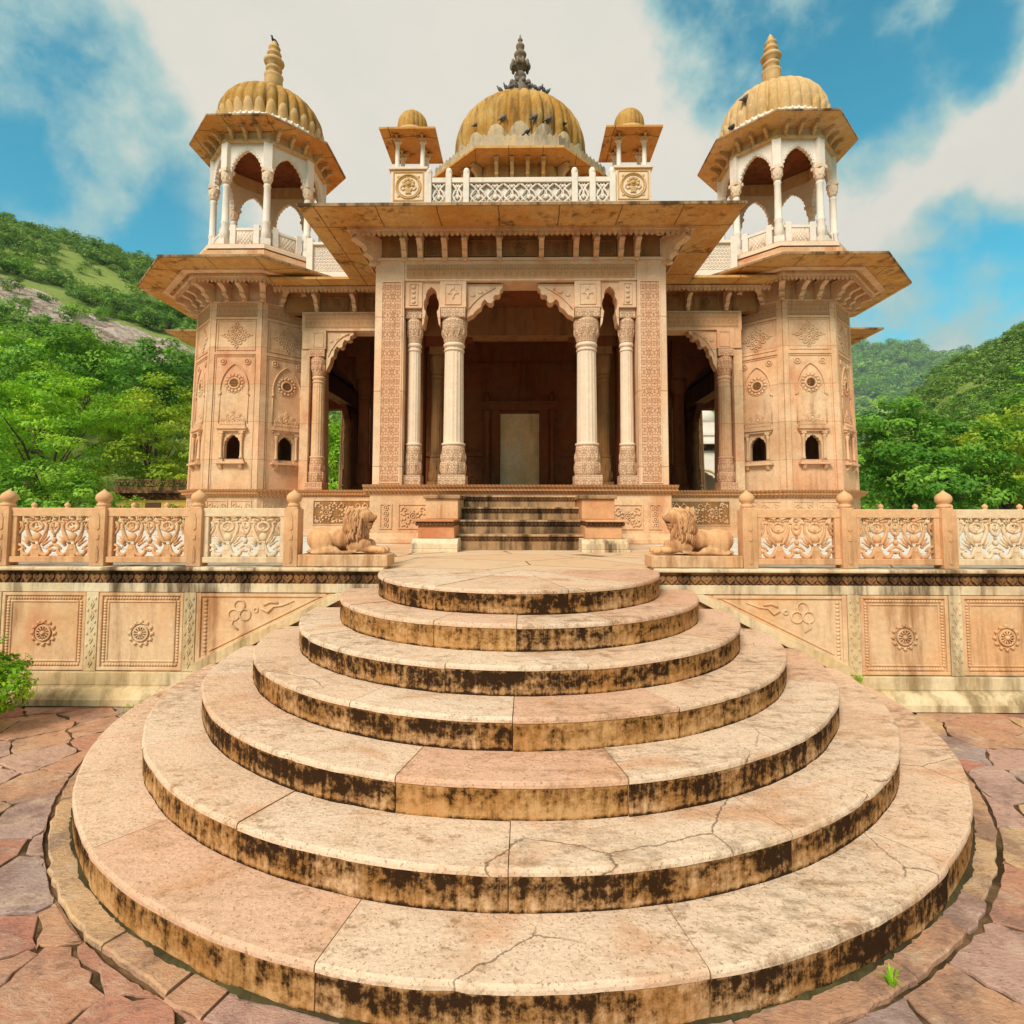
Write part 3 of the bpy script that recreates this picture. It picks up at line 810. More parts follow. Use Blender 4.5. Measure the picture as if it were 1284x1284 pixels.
# ------------------------------------------------------------------ entrance steps
e = thing('entrance_steps', (0, 8.2, TZ), 'blackened straight stone steps with stepped blocks either side, below the porch', 'steps')
zs = [1.40, 1.59, 1.775, 1.955]; y0 = 7.53
hw = [.955, .92, .89, .86]
for i, z in enumerate(zs):
    b = MB(); y = y0 + .335 * i; lo = (TZ if i == 0 else zs[i - 1]) - .004
    b.box(-hw[i], hw[i], y, 9.05, lo, z - .032); s_ = b.build('step', M['darkstep'], e, bevel=.004)
    b = MB(); b.box(-hw[i] - .02, hw[i] + .02, y - .03, y + .36, z - .030, z); b.build('tread', M['step_lip'], s_, bevel=.008, seg=2)
    b = MB(); b.box(-hw[i], hw[i], y - .012, y + .02, z - .085, z - .034)
    x = -hw[i] + .03
    while x < hw[i]:
        b.ell((x, y - .012, z - .06), (.02, .012, .024), 6, 4); x += .047
    b.build('carved_band', M['darktooth'], s_)
for s in (-1, 1):
    b = MB()
    X = lambda a, c: (min(s * a, s * c), max(s * a, s * c))
    b.box(*X(.80, 1.42), 7.12, 8.9, TZ - .01, 1.225)
    prof = [(7.13, 1.225), (7.13, 1.30), (7.2, 1.355), (8.9, 1.355), (8.9, 1.225)]
    b.prism(prof, X(.80, 1.40)[0], X(.8, 1.40)[1], 'yz')
    pd = b.build('side_block', M['coping'], e, bevel=.01, seg=2)
    b = MB(); b.box(*X(.86, 1.34), 7.26, 8.9, 1.357, 1.52); b.box(*X(.86, 1.40), 7.2, 8.9, 1.575, 1.602); b.build('middle_block', M['pink'], pd, bevel=.008, seg=2)
    b = MB(); b.box(*X(.862, 1.365), 7.235, 8.9, 1.522, 1.573)
    for k in range(11): b.ell((s * (.885 + k * .047), 7.232, 1.548), (.02, .012, .022), 6, 4)
    b.build('carved_band', M['darktooth'], pd)
    b = MB(); b.box(*X(.87, 1.33), 7.76, 8.9, 1.604, 1.885); b.build('upper_block', M['pink'] if s > 0 else M['panel'], pd, bevel=.008, seg=2)
    b = MB(); b.box(*X(.84, 1.36), 7.72, 8.9, 1.887, 1.94); b.build('cap', M['darkstep'], pd, bevel=.01, seg=2)
# ------------------------------------------------------------------ the mausoleum
BC = 17.35; FZ = 2.14
mau = thing('mausoleum', (0, BC, TZ), 'ornate sandstone mausoleum with columned porch, octagonal corner towers and one central ribbed dome', 'mausoleum')
T8 = math.tan(PI / 8)
def octa(a, z, c=(0, 0)):
    r = a / math.cos(PI / 8)
    return [(c[0] + r * math.cos(R_(22.5 + 45 * i)), c[1] + r * math.sin(R_(22.5 + 45 * i)), z) for i in range(8)]
def rect(x0, x1, y0, y1, z): return [(x0, y0, z), (x1, y0, z), (x1, y1, z), (x0, y1, z)]
def side_M(k): return Matrix.Translation((0, BC, 0)) @ Matrix.Rotation(k * PI / 2, 4, 'Z') @ Matrix.Translation((0, -BC, 0))

def bracket_poly(p, h):
    return [(0, 0), (-p, 0), (-p, -.10 * h), (-.90 * p, -.13 * h), (-.97 * p, -.24 * h), (-.88 * p, -.36 * h), (-.62 * p, -.46 * h), (-.52 * p, -.60 * h), (-.55 * p, -.72 * h), (-.36 * p, -.80 * h),
            (-.30 * p, -.90 * h), (-.34 * p, -.97 * h), (-.2 * p, -1.06 * h), (-.06 * p, -1.0 * h), (0, -.95 * h)]
def bracket(b, x, y, z, p, h, w, rot=0):
    Mx = Matrix.Translation((x, y, z)) @ Matrix.Rotation(rot, 4, 'Z')
    b.prism(bracket_poly(p, h), -w / 2, w / 2, 'yz', M=Mx)
    b.ell((0, -.93 * p, -.30 * h), (w * .62, .10 * p, .09 * h), 8, 5, M=Mx)
    b.ell((0, -.28 * p, -1.02 * h), (w * .5, .10 * p, .08 * h), 6, 4, M=Mx)
    b.box(-w * .7, w * .7, -p * 1.02, -p * .1, -.045 * h, .0, M=Mx)

def fringe(b, x0, x1, y, z, sp=.085, drop=.075, th=.02, M=None):
    b.box(x0, x1, y, y + .05, z, z + .05, M=M)
    n = max(1, int(round((x1 - x0) / sp)))
    for i in range(n):
        c = x0 + (i + .5) * (x1 - x0) / n; w = .40 * (x1 - x0) / n
        b.prism([(c, z - drop), (c + w, z - drop * .42), (c + w * .8, z - .002), (c - w * .8, z - .002), (c - w, z - drop * .42)], y, y + th, M=M)

def cusp_poly(w, h, n, depth=.35):
    """a quarter spandrel (solid): corner at the column top (0,0), reaching out w along x and down h; cusped inner edge"""
    P = [(0, 0), (w, 0)]
    cuts = [(w, -.06 * h)]
    for i in range(n):
        t0, t1 = i / n, (i + 1) / n
        for k in range(1, 7):
            t = t0 + (t1 - t0) * k / 6
            a = t * PI / 2
            x = w * (1 - math.sin(a) ** .85 * .93) ; z = -.06 * h - .94 * h * (1 - math.cos(a)) ** .8
            # bulge
            s = math.sin(PI * k / 6)
            nx, nz = math.sin(a) * .5 - .9 * math.cos(a), .0
            x -= depth * w / n * s * (.55) * math.cos(a * .6); z += depth * h / n * s * .55 * math.sin(a * .6 + .5)
            cuts.append((x, z))
    cuts.append((0, -h))
    return P + cuts[:-1] + [(0.0, -h)]

def cusped_arch(x0, x1, zs, zt, n=7, depth=.09, pointy=.22):
    """outline of an arched opening, left spring to right spring over a pointed crown"""
    c = (x0 + x1) / 2; w = (x1 - x0) / 2; h = zt - zs; L = []
    m = max(n, 4) * 6
    for i in range(m + 1):
        t = i / m; a = t * PI / 2
        x = math.cos(a); z = math.sin(a) * (1 - pointy) + pointy * (t ** 3)
        s = abs(math.sin(n * a * 2 / 2 * 1.0 * PI / (PI / 2) / 1.0)) if n else 1
        k = 1 - depth * (1 - s)
        L.append((w * x * k, h * (z if n == 0 else z * (1 - depth * .5 * (1 - s)))))
    L[0] = (w, 0); L[-1] = (0, h)
    right = [(c + p[0], zs + p[1]) for p in L]; left = [(c - p[0], zs + p[1]) for p in L]
    return left, right           # both from the spring up to the crown

def arch_plate(b, x0, x1, zs, zcrown, X0, X1, Z0, Z1, y0, y1, n=7, depth=.09, M=None, pointy=.22):
    left, right = cusped_arch(x0, x1, zs, zcrown, n, depth, pointy)
    c = (x0 + x1) / 2
    b.prism([(X0, Z0), (x0, Z0)] + left + [(c, Z1), (X0, Z1)], y0, y1, M=M)
    b.prism([(X1, Z0), (x1, Z0)] + right + [(c, Z1), (X1, Z1)], y0, y1, M=M)

def column(parent, M_, x, y, sc=1.0, half=False, mats=('marble', 'marble_carved')):
    """round fluted column on a carved base, z FZ .. 5.11"""
    Mt = M_ @ Matrix.Translation((x, y, 0))
    b = MB(Mt)
    flute = lambda t, z: 1 - .06 * abs(math.sin(8 * t)) ** .8
    b.lathe([(.172 * sc, 2.83), (.168 * sc, 3.4), (.160 * sc, 4.45), (.160 * sc, 4.50)], seg=96, mod=flute, cap=False)
    b.lathe([(.185 * sc, 2.80), (.20 * sc, 2.815), (.20 * sc, 2.84), (.172 * sc, 2.85)], seg=24); b.lathe([(.16 * sc, 4.47), (.182 * sc, 4.485), (.182 * sc, 4.52), (.165 * sc, 4.54)], seg=24)
    b.lathe([(.165 * sc, 4.40), (.175 * sc, 4.41), (.175 * sc, 4.425), (.162 * sc, 4.435)], seg=24)
    sh = b.build('column', M[mats[0]], parent)
    b = MB(Mt)
    b.lathe([(.195 * sc, 2.30), (.212 * sc, 2.33), (.214 * sc, 2.42), (.205 * sc, 2.55), (.197 * sc, 2.70), (.186 * sc, 2.80)], seg=24)
    for k in range(8):
        t = PI / 8 + k * PI / 4
        b.ell((.203 * sc * math.cos(t), .203 * sc * math.sin(t), 2.43), (.035 * sc, .035 * sc, .10), 6, 5); b.ell((.192 * sc * math.cos(t + PI / 8), .192 * sc * math.sin(t + PI / 8), 2.60), (.03 * sc, .03 * sc, .09), 6, 5)
    b.box(-.225 * sc, .225 * sc, -.225 * sc, .225 * sc, FZ, 2.305)
    b.build('column_base', M[mats[1]], sh, bevel=.006)
    b = MB(Mt)
    b.lathe([(.165 * sc, 4.54), (.178 * sc, 4.58), (.195 * sc, 4.68), (.215 * sc, 4.80), (.225 * sc, 4.88), (.205 * sc, 4.95)], seg=16)
    for k in range(12):
        t = k * PI / 6
        b.ell((.19 * sc * math.cos(t), .19 * sc * math.sin(t), 4.74), (.032 * sc, .032 * sc, .09), 6, 5)
    b.box(-.205 * sc, .205 * sc, -.205 * sc, .205 * sc, 4.95, 5.105)
    b.build('capital', M[mats[1]], sh, bevel=.005)
    return sh

def flower_panel(b, x0, x1, z0, z1, y, n=9, seed=1, dens=1.0):
    """low carved scrolls with a rosette in the middle"""
    r = random.Random(seed); cx, cz = (x0 + x1) / 2, (z0 + z1) / 2; w, h = (x1 - x0), (z1 - z0)
    R = min(w, h) * .30
    b.torus((cx, y, cz), R * .55, .010, 18, 5, flat=.8); b.torus((cx, y, cz), R * .25, .010, 12, 5, flat=.8)
    for i in range(8):
        t = i * PI / 4; b.ell((cx + R * .82 * math.cos(t), y, cz + R * .82 * math.sin(t)), (R * .22, .012, R * .22), 7, 4)
    for sx in (-1, 1):
        for sz in (-1, 1):
            k = w / h
            px, pz = cx + sx * w * .32, cz + sz * h * .30
            q = min(w, h) * .15
            pts = [(px + sx * 0 + q * (1 - t * .8) * math.cos(t * 5 * sx + (0 if sx > 0 else PI)), y, pz + q * (1 - t * .8) * math.sin(t * 5 * sz)) for t in [i / 9 for i in range(10)]]
            b.tube(pts, .011, 5)
            for j in range(int(4 * dens)):
                a = r.uniform(0, 2 * PI); d = q * r.uniform(1.0, 1.5)
                b.ell((min(max(px + d * math.cos(a), x0 + .02), x1 - .02), y, min(max(pz + d * math.sin(a), z0 + .02), z1 - .02)), (.022, .010, .022), 6, 4)

def frame_rect(b, x0, x1, z0, z1, w, y0, y1):
    b.box(x0, x1, y0, y1, z0, z0 + w); b.box(x0, x1, y0, y1, z1 - w, z1); b.box(x0, x0 + w, y0, y1, z0 + w, z1 - w); b.box(x1 - w, x1, y0, y1, z0 + w, z1 - w)

# ---- one side of the building: porch between two recessed wings
def side(k):
    Mk = side_M(k); front = k == 0
    B = lambda: MB(Mk)
    PF = 8.98; WG = 11.34
    # plinth of the porch and of the wings
    b = B(); b.box(-2.47, 2.47, 9.02, 11.6, TZ, 1.99)
    b.prism([(9.02, TZ), (8.90, TZ), (8.90, 1.26), (8.95, 1.30), (8.97, 1.345), (9.02, 1.36)], -2.56, 2.56, 'yz')
    for s in (-1, 1):
        b.box(*sorted((s * 2.472, s * 4.62)), WG + .04, 11.9, TZ, 1.99); b.box(*sorted((s * 2.58, s * 4.62)), WG - .08, WG + .06, TZ, 1.33)
    pl = b.build('plinth', M['sand'], mau, bevel=.006)
    b = B()
    prof = lambda y: [(y + .2, 1.985), (y + .02, 1.985), (y + .01, 2.02), (y - .06, 2.045), (y - .06, 2.085), (y - .10, 2.105), (y - .12, FZ), (y + .2, FZ)]
    b.prism(prof(9.0), -2.56, 2.56, 'yz')
    for s in (-1, 1):
        b.prism(prof(WG + .04), *sorted((s * 2.50, s * 4.62)), plane='yz')
        b.box(*sorted((s * 2.46, s * 2.56)), 9.0, 11.3, 1.99, FZ)
    b.build('cornice', M['tooth'], pl)
    if front:
        for s in (-1, 1):
            b = B()
            for (x0, x1, sd) in ((1.50, 2.0, 3), (2.10, 2.30, 5)):
                a, c = sorted((s * x0, s * x1)); frame_rect(b, a, c, 1.42, 1.83, .018, 9.002, 9.03)
                if sd == 3: flower_panel(b, a + .03, c - .03, 1.45, 1.8, 9.008, seed=sd, dens=2)
                else:
                    for q in range(4): b.torus(((a + c) / 2, 9.012, 1.48 + q * .095), .038, .012, 10, 5); b.ell(((a + c) / 2, 9.01, 1.48 + q * .095), (.02, .014, .02), 6, 4)
            b.build('carved_panel', M['sand'], pl)
            b = B(); a, c = sorted((s * 2.75, s * 4.3)); b.box(a, c, WG + .035, WG + .05, 1.42, 1.93); b.build('panel_ground', M['recess'], pl)
            b = B(); frame_rect(b, a, c, 1.42, 1.93, .018, WG + .022, WG + .05)
            for q in range(3): flower_panel(b, a + .04 + q * (c - a - .08) / 3, a + .04 + (q + 1) * (c - a - .08) / 3, 1.46, 1.89, WG + .026, seed=q + 2, dens=2)
            b.build('carved_panel', M['sand'], pl)
    # piers
    for s in (-1, 1):
        b = B(); a, c = sorted((s * 1.94, s * 2.425)); b.box(a, c, PF, 9.42, FZ, 5.91); pr = b.build('pier', M['pier'], mau, bevel=.008)
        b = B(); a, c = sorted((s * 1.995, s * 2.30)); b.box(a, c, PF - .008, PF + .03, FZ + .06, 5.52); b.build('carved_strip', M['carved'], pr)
        b = B()
        frame_rect(b, a - .02, c + .02, FZ + .03, 5.55, .018, PF - .016, PF + .02); frame_rect(b, sorted((s * 1.94, s * 1.975))[0], sorted((s * 1.94, s * 1.975))[1], FZ, 5.56, .012, PF - .010, PF + .02)
        b.build('moulding', M['pier'], pr)
        # engaged column and its block
        column(mau, Mk, s * 1.795, 9.20, .66)
        b = B(); a, c = sorted((s * 1.645, s * 1.936)); b.box(a, c, 9.01, 9.42, 5.107, 5.557); frame_rect(b, a + .07, c - .07, 5.15, 5.52, .015, 8.995, 9.03)
        for q in range(4): b.ell(((a + c) / 2, 9.0, 5.21 + q * .085), (.04, .014, .035), 6, 4)
        b.build('carved_block', M['pier'], mau, bevel=.004)
        # free column
        column(mau, Mk, s * 1.122, 9.20)
        b = B(); a, c = sorted((s * .905, s * 1.342)); b.box(a, c, 8.99, 9.42, 5.107, 5.557); frame_rect(b, a + .08, c - .08, 5.15, 5.51, .015, 8.975, 9.01)
        x = (a + c) / 2; b.torus((x, 8.985, 5.37), .05, .012, 12, 5); b.ell((x, 8.985, 5.44), (.03, .014, .04), 6, 4); b.ell((x, 8.985, 5.29), (.025, .014, .05), 6, 4)
        for q in (-1, 1): b.ell((x + q * .07, 8.985, 5.35), (.03, .014, .02), 6, 4)
        b.build('carved_block', M['pier'], mau, bevel=.004)
        # narrow trefoil arch
        b = B(); a, c = sorted((s * 1.342, s * 1.645)); w = c - a; cx = (a + c) / 2
        for m in (-1, 1):
            P = [(cx + m * w / 2, 4.80), (cx + m * w * .42, 4.84), (cx + m * w * .36, 4.95), (cx + m * w * .31, 5.05), (cx + m * w * .40, 5.10), (cx + m * w * .43, 5.17), (cx + m * w * .40, 5.24), (cx + m * w * .31, 5.29), (cx + m * w * .30, 5.36), (cx + m * w * .22, 5.42), (cx, 5.475), (cx, 5.557), (cx + m * w / 2, 5.557)]
            b.prism(P, 9.03, 9.30)
        b.build('trefoil_arch', M['pier'], mau)
        # big cusped bracket
        b = B(); P = [(.905, 5.535), (.29, 5.535), (.30, 5.47), (.34, 5.435), (.345, 5.375), (.38, 5.345), (.425, 5.35), (.455, 5.315), (.452, 5.25), (.49, 5.205), (.545, 5.215), (.60, 5.275), (.645, 5.225), (.665, 5.14), (.72, 5.105), (.765, 5.06), (.80, 5.01), (.85, 4.99), (.905, 4.955)]
        b.prism([(s * x, z) for x, z in P], 9.07, 9.28); br = b.build('arch_bracket', M['pier'], mau)
        b = B()
        b.tube([(s * .87, 9.065, 5.10), (s * .80, 9.06, 5.2), (s * .70, 9.06, 5.3), (s * .62, 9.06, 5.36), (s * .52, 9.06, 5.42), (s * .42, 9.06, 5.48)], .012, 5)
        for q in range(3): b.ell((s * (.8 - q * .13), 9.066, 5.34 + q * .05), (.045, .014, .03), 6, 4)
        b.build('scroll', M['pier'], br)
    b = B(); b.box(-1.938, 1.938, PF + .004, 9.42, 5.56, 5.905); ln = b.build('lintel', M['pier'], mau, bevel=.005)
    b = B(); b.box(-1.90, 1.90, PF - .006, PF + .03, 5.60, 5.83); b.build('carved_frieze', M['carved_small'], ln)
    b = B(); b.box(-2.44, 2.44, PF - .03, 9.42, 5.908, 5.945); b.build('string_course', M['pier'], ln, bevel=.004)
    # side returns of the porch
    for s in (-1, 1):
        b = B(); a, c = sorted((s * 1.99, s * 2.42)); b.box(a, c, 9.422, WG + .2, 5.32, 5.905)
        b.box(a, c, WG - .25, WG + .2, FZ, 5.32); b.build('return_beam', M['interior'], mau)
        column(mau, Mk, s * 1.72, WG, .8, mats=('recess', 'recess'))
        b = B(); a, c = sorted((s * 1.35, s * 1.99)); b.box(*sorted((s * 1.5, s * 1.985)), WG - .18, WG + .18, 5.107, 5.318)
        b.prism([(s * x, z) for x, z in ((1.52, 5.315), (1.0, 5.315), (1.05, 5.25), (1.1, 5.24), (1.12, 5.15), (1.2, 5.14), (1.23, 5.03), (1.32, 5.0), (1.36, 4.88), (1.45, 4.84), (1.5, 4.75), (1.52, 4.75))], WG - .1, WG + .1)
        b.build('arch_bracket', M['interior'], mau)
    b = B(); b.box(-1.988, 1.988, WG - .2, WG + .2, 5.32, 5.905); b.build('beam', M['recess'], mau)
    # bracket wall, brackets, fringe and eave
    b = B(); b.box(-2.40, 2.40, PF + .03, 9.42, 5.947, 6.33)
    for s in (-1, 1): b.box(*sorted((s * 2.0, s * 2.40)), 9.425, WG + .2, 5.91, 6.33)
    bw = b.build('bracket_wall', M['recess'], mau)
    if front:
        for x0, x1 in ((-.29, .29), (-.87, -.41), (.41, .87), (1.31, 1.60), (-1.60, -1.31)):
            b = B(); frame_rect(b, x0, x1, 5.98, 6.26, .02, PF + .005, PF + .04); rosette(b, ((x0 + x1) / 2, 6.11), .09, 10, y=PF + .022)
            b.build('rosette_panel', M['recess'], bw)
    b = B(); x0, x1, y0, y1 = -3.417, 3.417, 8.10, 11.5
    ix, iy = 2.40, 8.98
    b.loft([rect(-ix, ix, iy, y1, 6.335), rect(x0, x1, y0, y1, 6.345), rect(x0, x1, y0, y1, 6.395), rect(-ix - .25, ix + .25, iy - .25, y1, 6.66), rect(-ix, ix, iy, y1, 6.70)], closed=True)
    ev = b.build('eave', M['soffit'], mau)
    b = B(); b.box(x0 - .012, x1 + .012, y0 - .012, y0 + .03, 6.355, 6.402); b.box(x0 - .012, x0 + .03, y0 + .03, y1, 6.355, 6.402); b.box(x1 - .03, x1 + .012, y0 + .03, y1, 6.355, 6.402)
    b.build('eave_lip', M['darkstep'], ev)
    b = B(); b.box(-2.83, 2.83, 8.68, 8.80, 6.285, 6.345)
    for s in (-1, 1): b.box(*sorted((s * 2.83, s * 2.70)), 8.802, y1, 6.285, 6.345)
    fringe(b, -2.78, 2.78, 8.70, 6.26)
    for s in (-1, 1):
        Ms = Matrix.Translation((s * 2.76, 10.0, 0)) @ Matrix.Rotation(s * PI / 2, 4, 'Z')
        fringe(b, -1.28, 1.28, -.02, 6.26, M=Ms)
    b.build('fringe', M['sand'], ev)
    for x in (.35, .925, 1.26, 1.67, 1.94):
        for s in (-1, 1):
            b = B(); bracket(b, s * x, PF + .03, 6.28, .27, .37, .085); b.build('bracket', M['sand'], ev)
    for s in (-1, 1):
        b = B(); bracket(b, s * 2.38, PF + .06, 6.28, .50, .44, .13, rot=s * R_(45)); b.build('corner_bracket', M['sand'], ev)
        for y in (9.45, 9.95, 10.45, 10.95):
            b = B(); bracket(b, s * 2.40, y, 6.28, .27, .37, .085, rot=s * PI / 2); b.build('bracket', M['sand'], ev)
    b = B(); b.box(-2.42, 2.42, 9.26, 11.5, 6.705, 7.03); b.build('porch_roof', M['sand'], mau)
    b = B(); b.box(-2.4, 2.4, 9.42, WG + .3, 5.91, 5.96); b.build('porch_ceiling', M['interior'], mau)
    # wings
    for s in (-1, 1):
        column(mau, Mk, s * 4.28, WG + .16, .78, mats=('sand', 'carved'))
        b = B(); b.box(*sorted((s * 4.10, s * 4.6)), WG, WG + .4, 5.107, 5.50); a, c = sorted((s * 4.14, s * 4.36)); frame_rect(b, a, c, 5.14, 5.46, .015, WG - .012, WG + .02)
        b.box(*sorted((s * 4.44, s * 4.62)), WG + .03, WG + .4, FZ, 5.106)
        b.build('carved_block', M['sand'], mau, bevel=.004)
        b = B(); P = [(4.10, 5.49), (3.52, 5.49), (3.54, 5.42), (3.60, 5.40), (3.61, 5.32), (3.67, 5.30), (3.72, 5.32), (3.76, 5.25), (3.77, 5.17), (3.83, 5.14), (3.88, 5.18), (3.93, 5.10), (3.95, 4.98), (4.0, 4.94), (4.03, 4.80), (4.10, 4.66)]
        b.prism([(s * x, z) for x, z in P], WG + .06, WG + .26); br = b.build('arch_bracket', M['sand'], mau)
        b = B(); b.tube([(s * 4.06, WG + .055, 4.95), (s * 4.0, WG + .05, 5.1), (s * 3.88, WG + .05, 5.28), (s * 3.74, WG + .05, 5.4), (s * 3.62, WG + .05, 5.44)], .012, 5)
        for q in range(3): b.ell((s * (4.0 - q * .13), WG + .056, 5.28 + q * .06), (.04, .014, .03), 6, 4)
        b.build('scroll', M['sand'], br)
        b = B(); b.prism([(s * x, z) for x, z in ((2.5, 5.49), (3.06, 5.49), (3.03, 5.42), (2.96, 5.4), (2.95, 5.3), (2.88, 5.28), (2.8, 5.2), (2.78, 5.1), (2.68, 5.05), (2.62, 4.9), (2.5, 4.8))], WG + .06, WG + .26); b.build('arch_bracket', M['sand'], mau)
        b = B(); b.box(*sorted((s * 2.43, s * 4.62)), WG + .02, WG + .4, 5.50, 5.905); l2 = b.build('lintel', M['sand'], mau)
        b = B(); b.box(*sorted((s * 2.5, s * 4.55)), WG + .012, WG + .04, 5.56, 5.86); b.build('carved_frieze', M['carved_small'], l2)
        b = B(); b.box(*sorted((s * 2.43, s * 5.0)), WG + .06, WG + .5, 5.91, 6.33)
        for x0, x1 in ((2.85, 3.35), (3.65, 4.15)):
            a, c = sorted((s * x0, s * x1)); frame_rect(b, a, c, 5.97, 6.24, .018, WG + .04, WG + .07); rosette(b, ((a + c) / 2, 6.1), .08, 10, y=WG + .056)
        b.build('bracket_wall', M['recess'], mau)
        b = B()
        a, c = sorted((s * 2.43, s * 5.1)); y0 = 10.72
        b.loft([rect(a, c, WG + .06, WG + .5, 6.335), rect(a, c, y0, WG + .5, 6.345), rect(a, c, y0, WG + .5, 6.395), rect(a, c, WG - .1, WG + .5, 6.60), rect(a, c, WG + .06, WG + .5, 6.62)], closed=True)
        ev = b.build('eave', M['soffit'], mau)
        b = B(); fringe(b, a, c, 11.02, 6.27); b.build('fringe', M['sand'], ev)
        for x in (2.65, 3.50, 4.3):
            b = B(); bracket(b, s * x, WG + .06, 6.29, .30, .36, .08); b.build('bracket', M['sand'], ev)
        # scaled marble parapet on the roof
        b = B(); a, c = sorted((s * 2.5, s * 4.55)); b.box(a, c, WG + .02, WG + .1, 6.63, 6.78); b.box(a, c, WG - .01, WG + .13, 7.36, 7.42); b.box(a, c, WG + .05, WG + .09, 6.78, 7.36)
        for x in (2.5, 3.45, 4.42): b.box(*sorted((s * x, s * (x + .13))), WG - .02, WG + .14, 6.63, 7.5)
        pp = b.build('parapet', M['white'], mau, bevel=.005)
        b = B(); n = 26; w = 1.92 / n
        for j in range(8):
            for i in range(n):
                x = s * (2.56 + (i + .5 + (j % 2) * .5) * w); z = 6.80 + j * .07
                b.torus((x, WG + .045, z + .035), w * .42, .012, 8, 4)
        b.build('scale_pattern', M['white'], pp)
for k in range(4): side(k)

# ---- core of the hall
b = MB(); b.box(-5.7, 5.7, BC - 5.7, BC + 5.7, TZ, FZ - .004); b.build('hall_floor', M['sand'], mau)
b = MB(); b.box(-6.02, 6.02, BC - 5.75, BC + 5.75, 5.91, 6.30); b.build('hall_ceiling', M['interior'], mau)
b = MB(); b.box(-6.1, 6.1, BC - 5.9, BC + 5.9, 6.31, 6.99); b.build('roof', M['sand'], mau)
CF = 13.6
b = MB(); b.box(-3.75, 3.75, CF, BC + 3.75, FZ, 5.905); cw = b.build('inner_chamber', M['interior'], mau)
b = MB()
for x0, x1 in ((-3.6, -2.3), (-2.2, -.95), (.95, 2.2), (2.3, 3.6)):
    frame_rect(b, x0, x1, FZ + .1, 3.02, .03, CF - .02, CF + .01); frame_rect(b, x0, x1, 3.2, 5.2, .03, CF - .02, CF + .01)
    flower_panel(b, x0 + .06, x1 - .06, FZ + .16, 2.96, CF - .012, seed=4, dens=3)
b.box(-3.7, -.93, CF - .06, CF + .01, 3.06, 3.16); b.box(.93, 3.7, CF - .06, CF + .01, 3.06, 3.16); b.box(-3.7, 3.7, CF - .05, CF + .01, 5.3, 5.4)
b.build('wall_panels', M['interior'], cw)
b = MB(); b.box(-.50, .46, CF - .012, CF + .05, FZ, 4.12); dr = b.build('door', M['doorslab'], mau)
b = MB(); frame_rect(b, -.42, .38, FZ + .06, 4.04, .014, CF - .024, CF); b.build('incised_border', M['doorslab'], dr)
b = MB()
for s in (-1, 1):
    x = -.02 + s * .60
    b.box(x - .10, x + .10, CF - .06, CF + .01, FZ, 4.2); b.box(x - s * .07 - .03, x - s * .07 + .03, CF - .085, CF, FZ, 4.2)
    x = -.02 + s * .80
    b.lathe([(.09, FZ), (.09, 2.5), (.06, 2.52), (.055, 3.95), (.08, 4.0), (.10, 4.15), (.10, 4.22)], c=(x, CF - .05, 0), seg=12)
    b.lathe([(.06, 4.42), (.07, 4.5), (.05, 4.58), (.02, 4.66)], c=(x, CF - .05, 0), seg=10)
b.box(-.98, .94, CF - .10, CF + .01, 4.2, 4.40)
b.box(-.96, .92, CF - .14, CF + .01, 4.36, 4.42)
pts = [(-.75, 4.42), (-.6, 4.55), (-.45, 4.50), (-.35, 4.66), (-.2, 4.66), (-.02, 4.92), (.16, 4.66), (.31, 4.66), (.41, 4.50), (.56, 4.55), (.71, 4.42)]
b.prism(pts, CF - .05, CF + .01)
b.build('door_frame', M['interior'], dr)
# corner columns of the chamber with brackets
for sx in (-1, 1):
    for sy, yy in ((0, CF - .12), (1, BC + 3.87)):
        column(mau, Matrix(), sx * 3.88, yy, .82, mats=('interior', 'interior'))
        b = MB(); b.box(*sorted((sx * 3.70, sx * 4.06)), yy - .18, yy + .18, 5.107, 5.50)
        b.prism([(sx * x, z) for x, z in ((4.06, 5.49), (4.75, 5.49), (4.7, 5.4), (4.62, 5.38), (4.6, 5.28), (4.5, 5.25), (4.42, 5.12), (4.32, 5.08), (4.25, 4.92), (4.15, 4.86), (4.06, 4.66))], yy - .1, yy + .1)
        b.box(*sorted((sx * 3.7, sx * 6.0)), yy - .2, yy + .2, 5.502, 5.905); b.build('arch_bracket', M['interior'], mau)

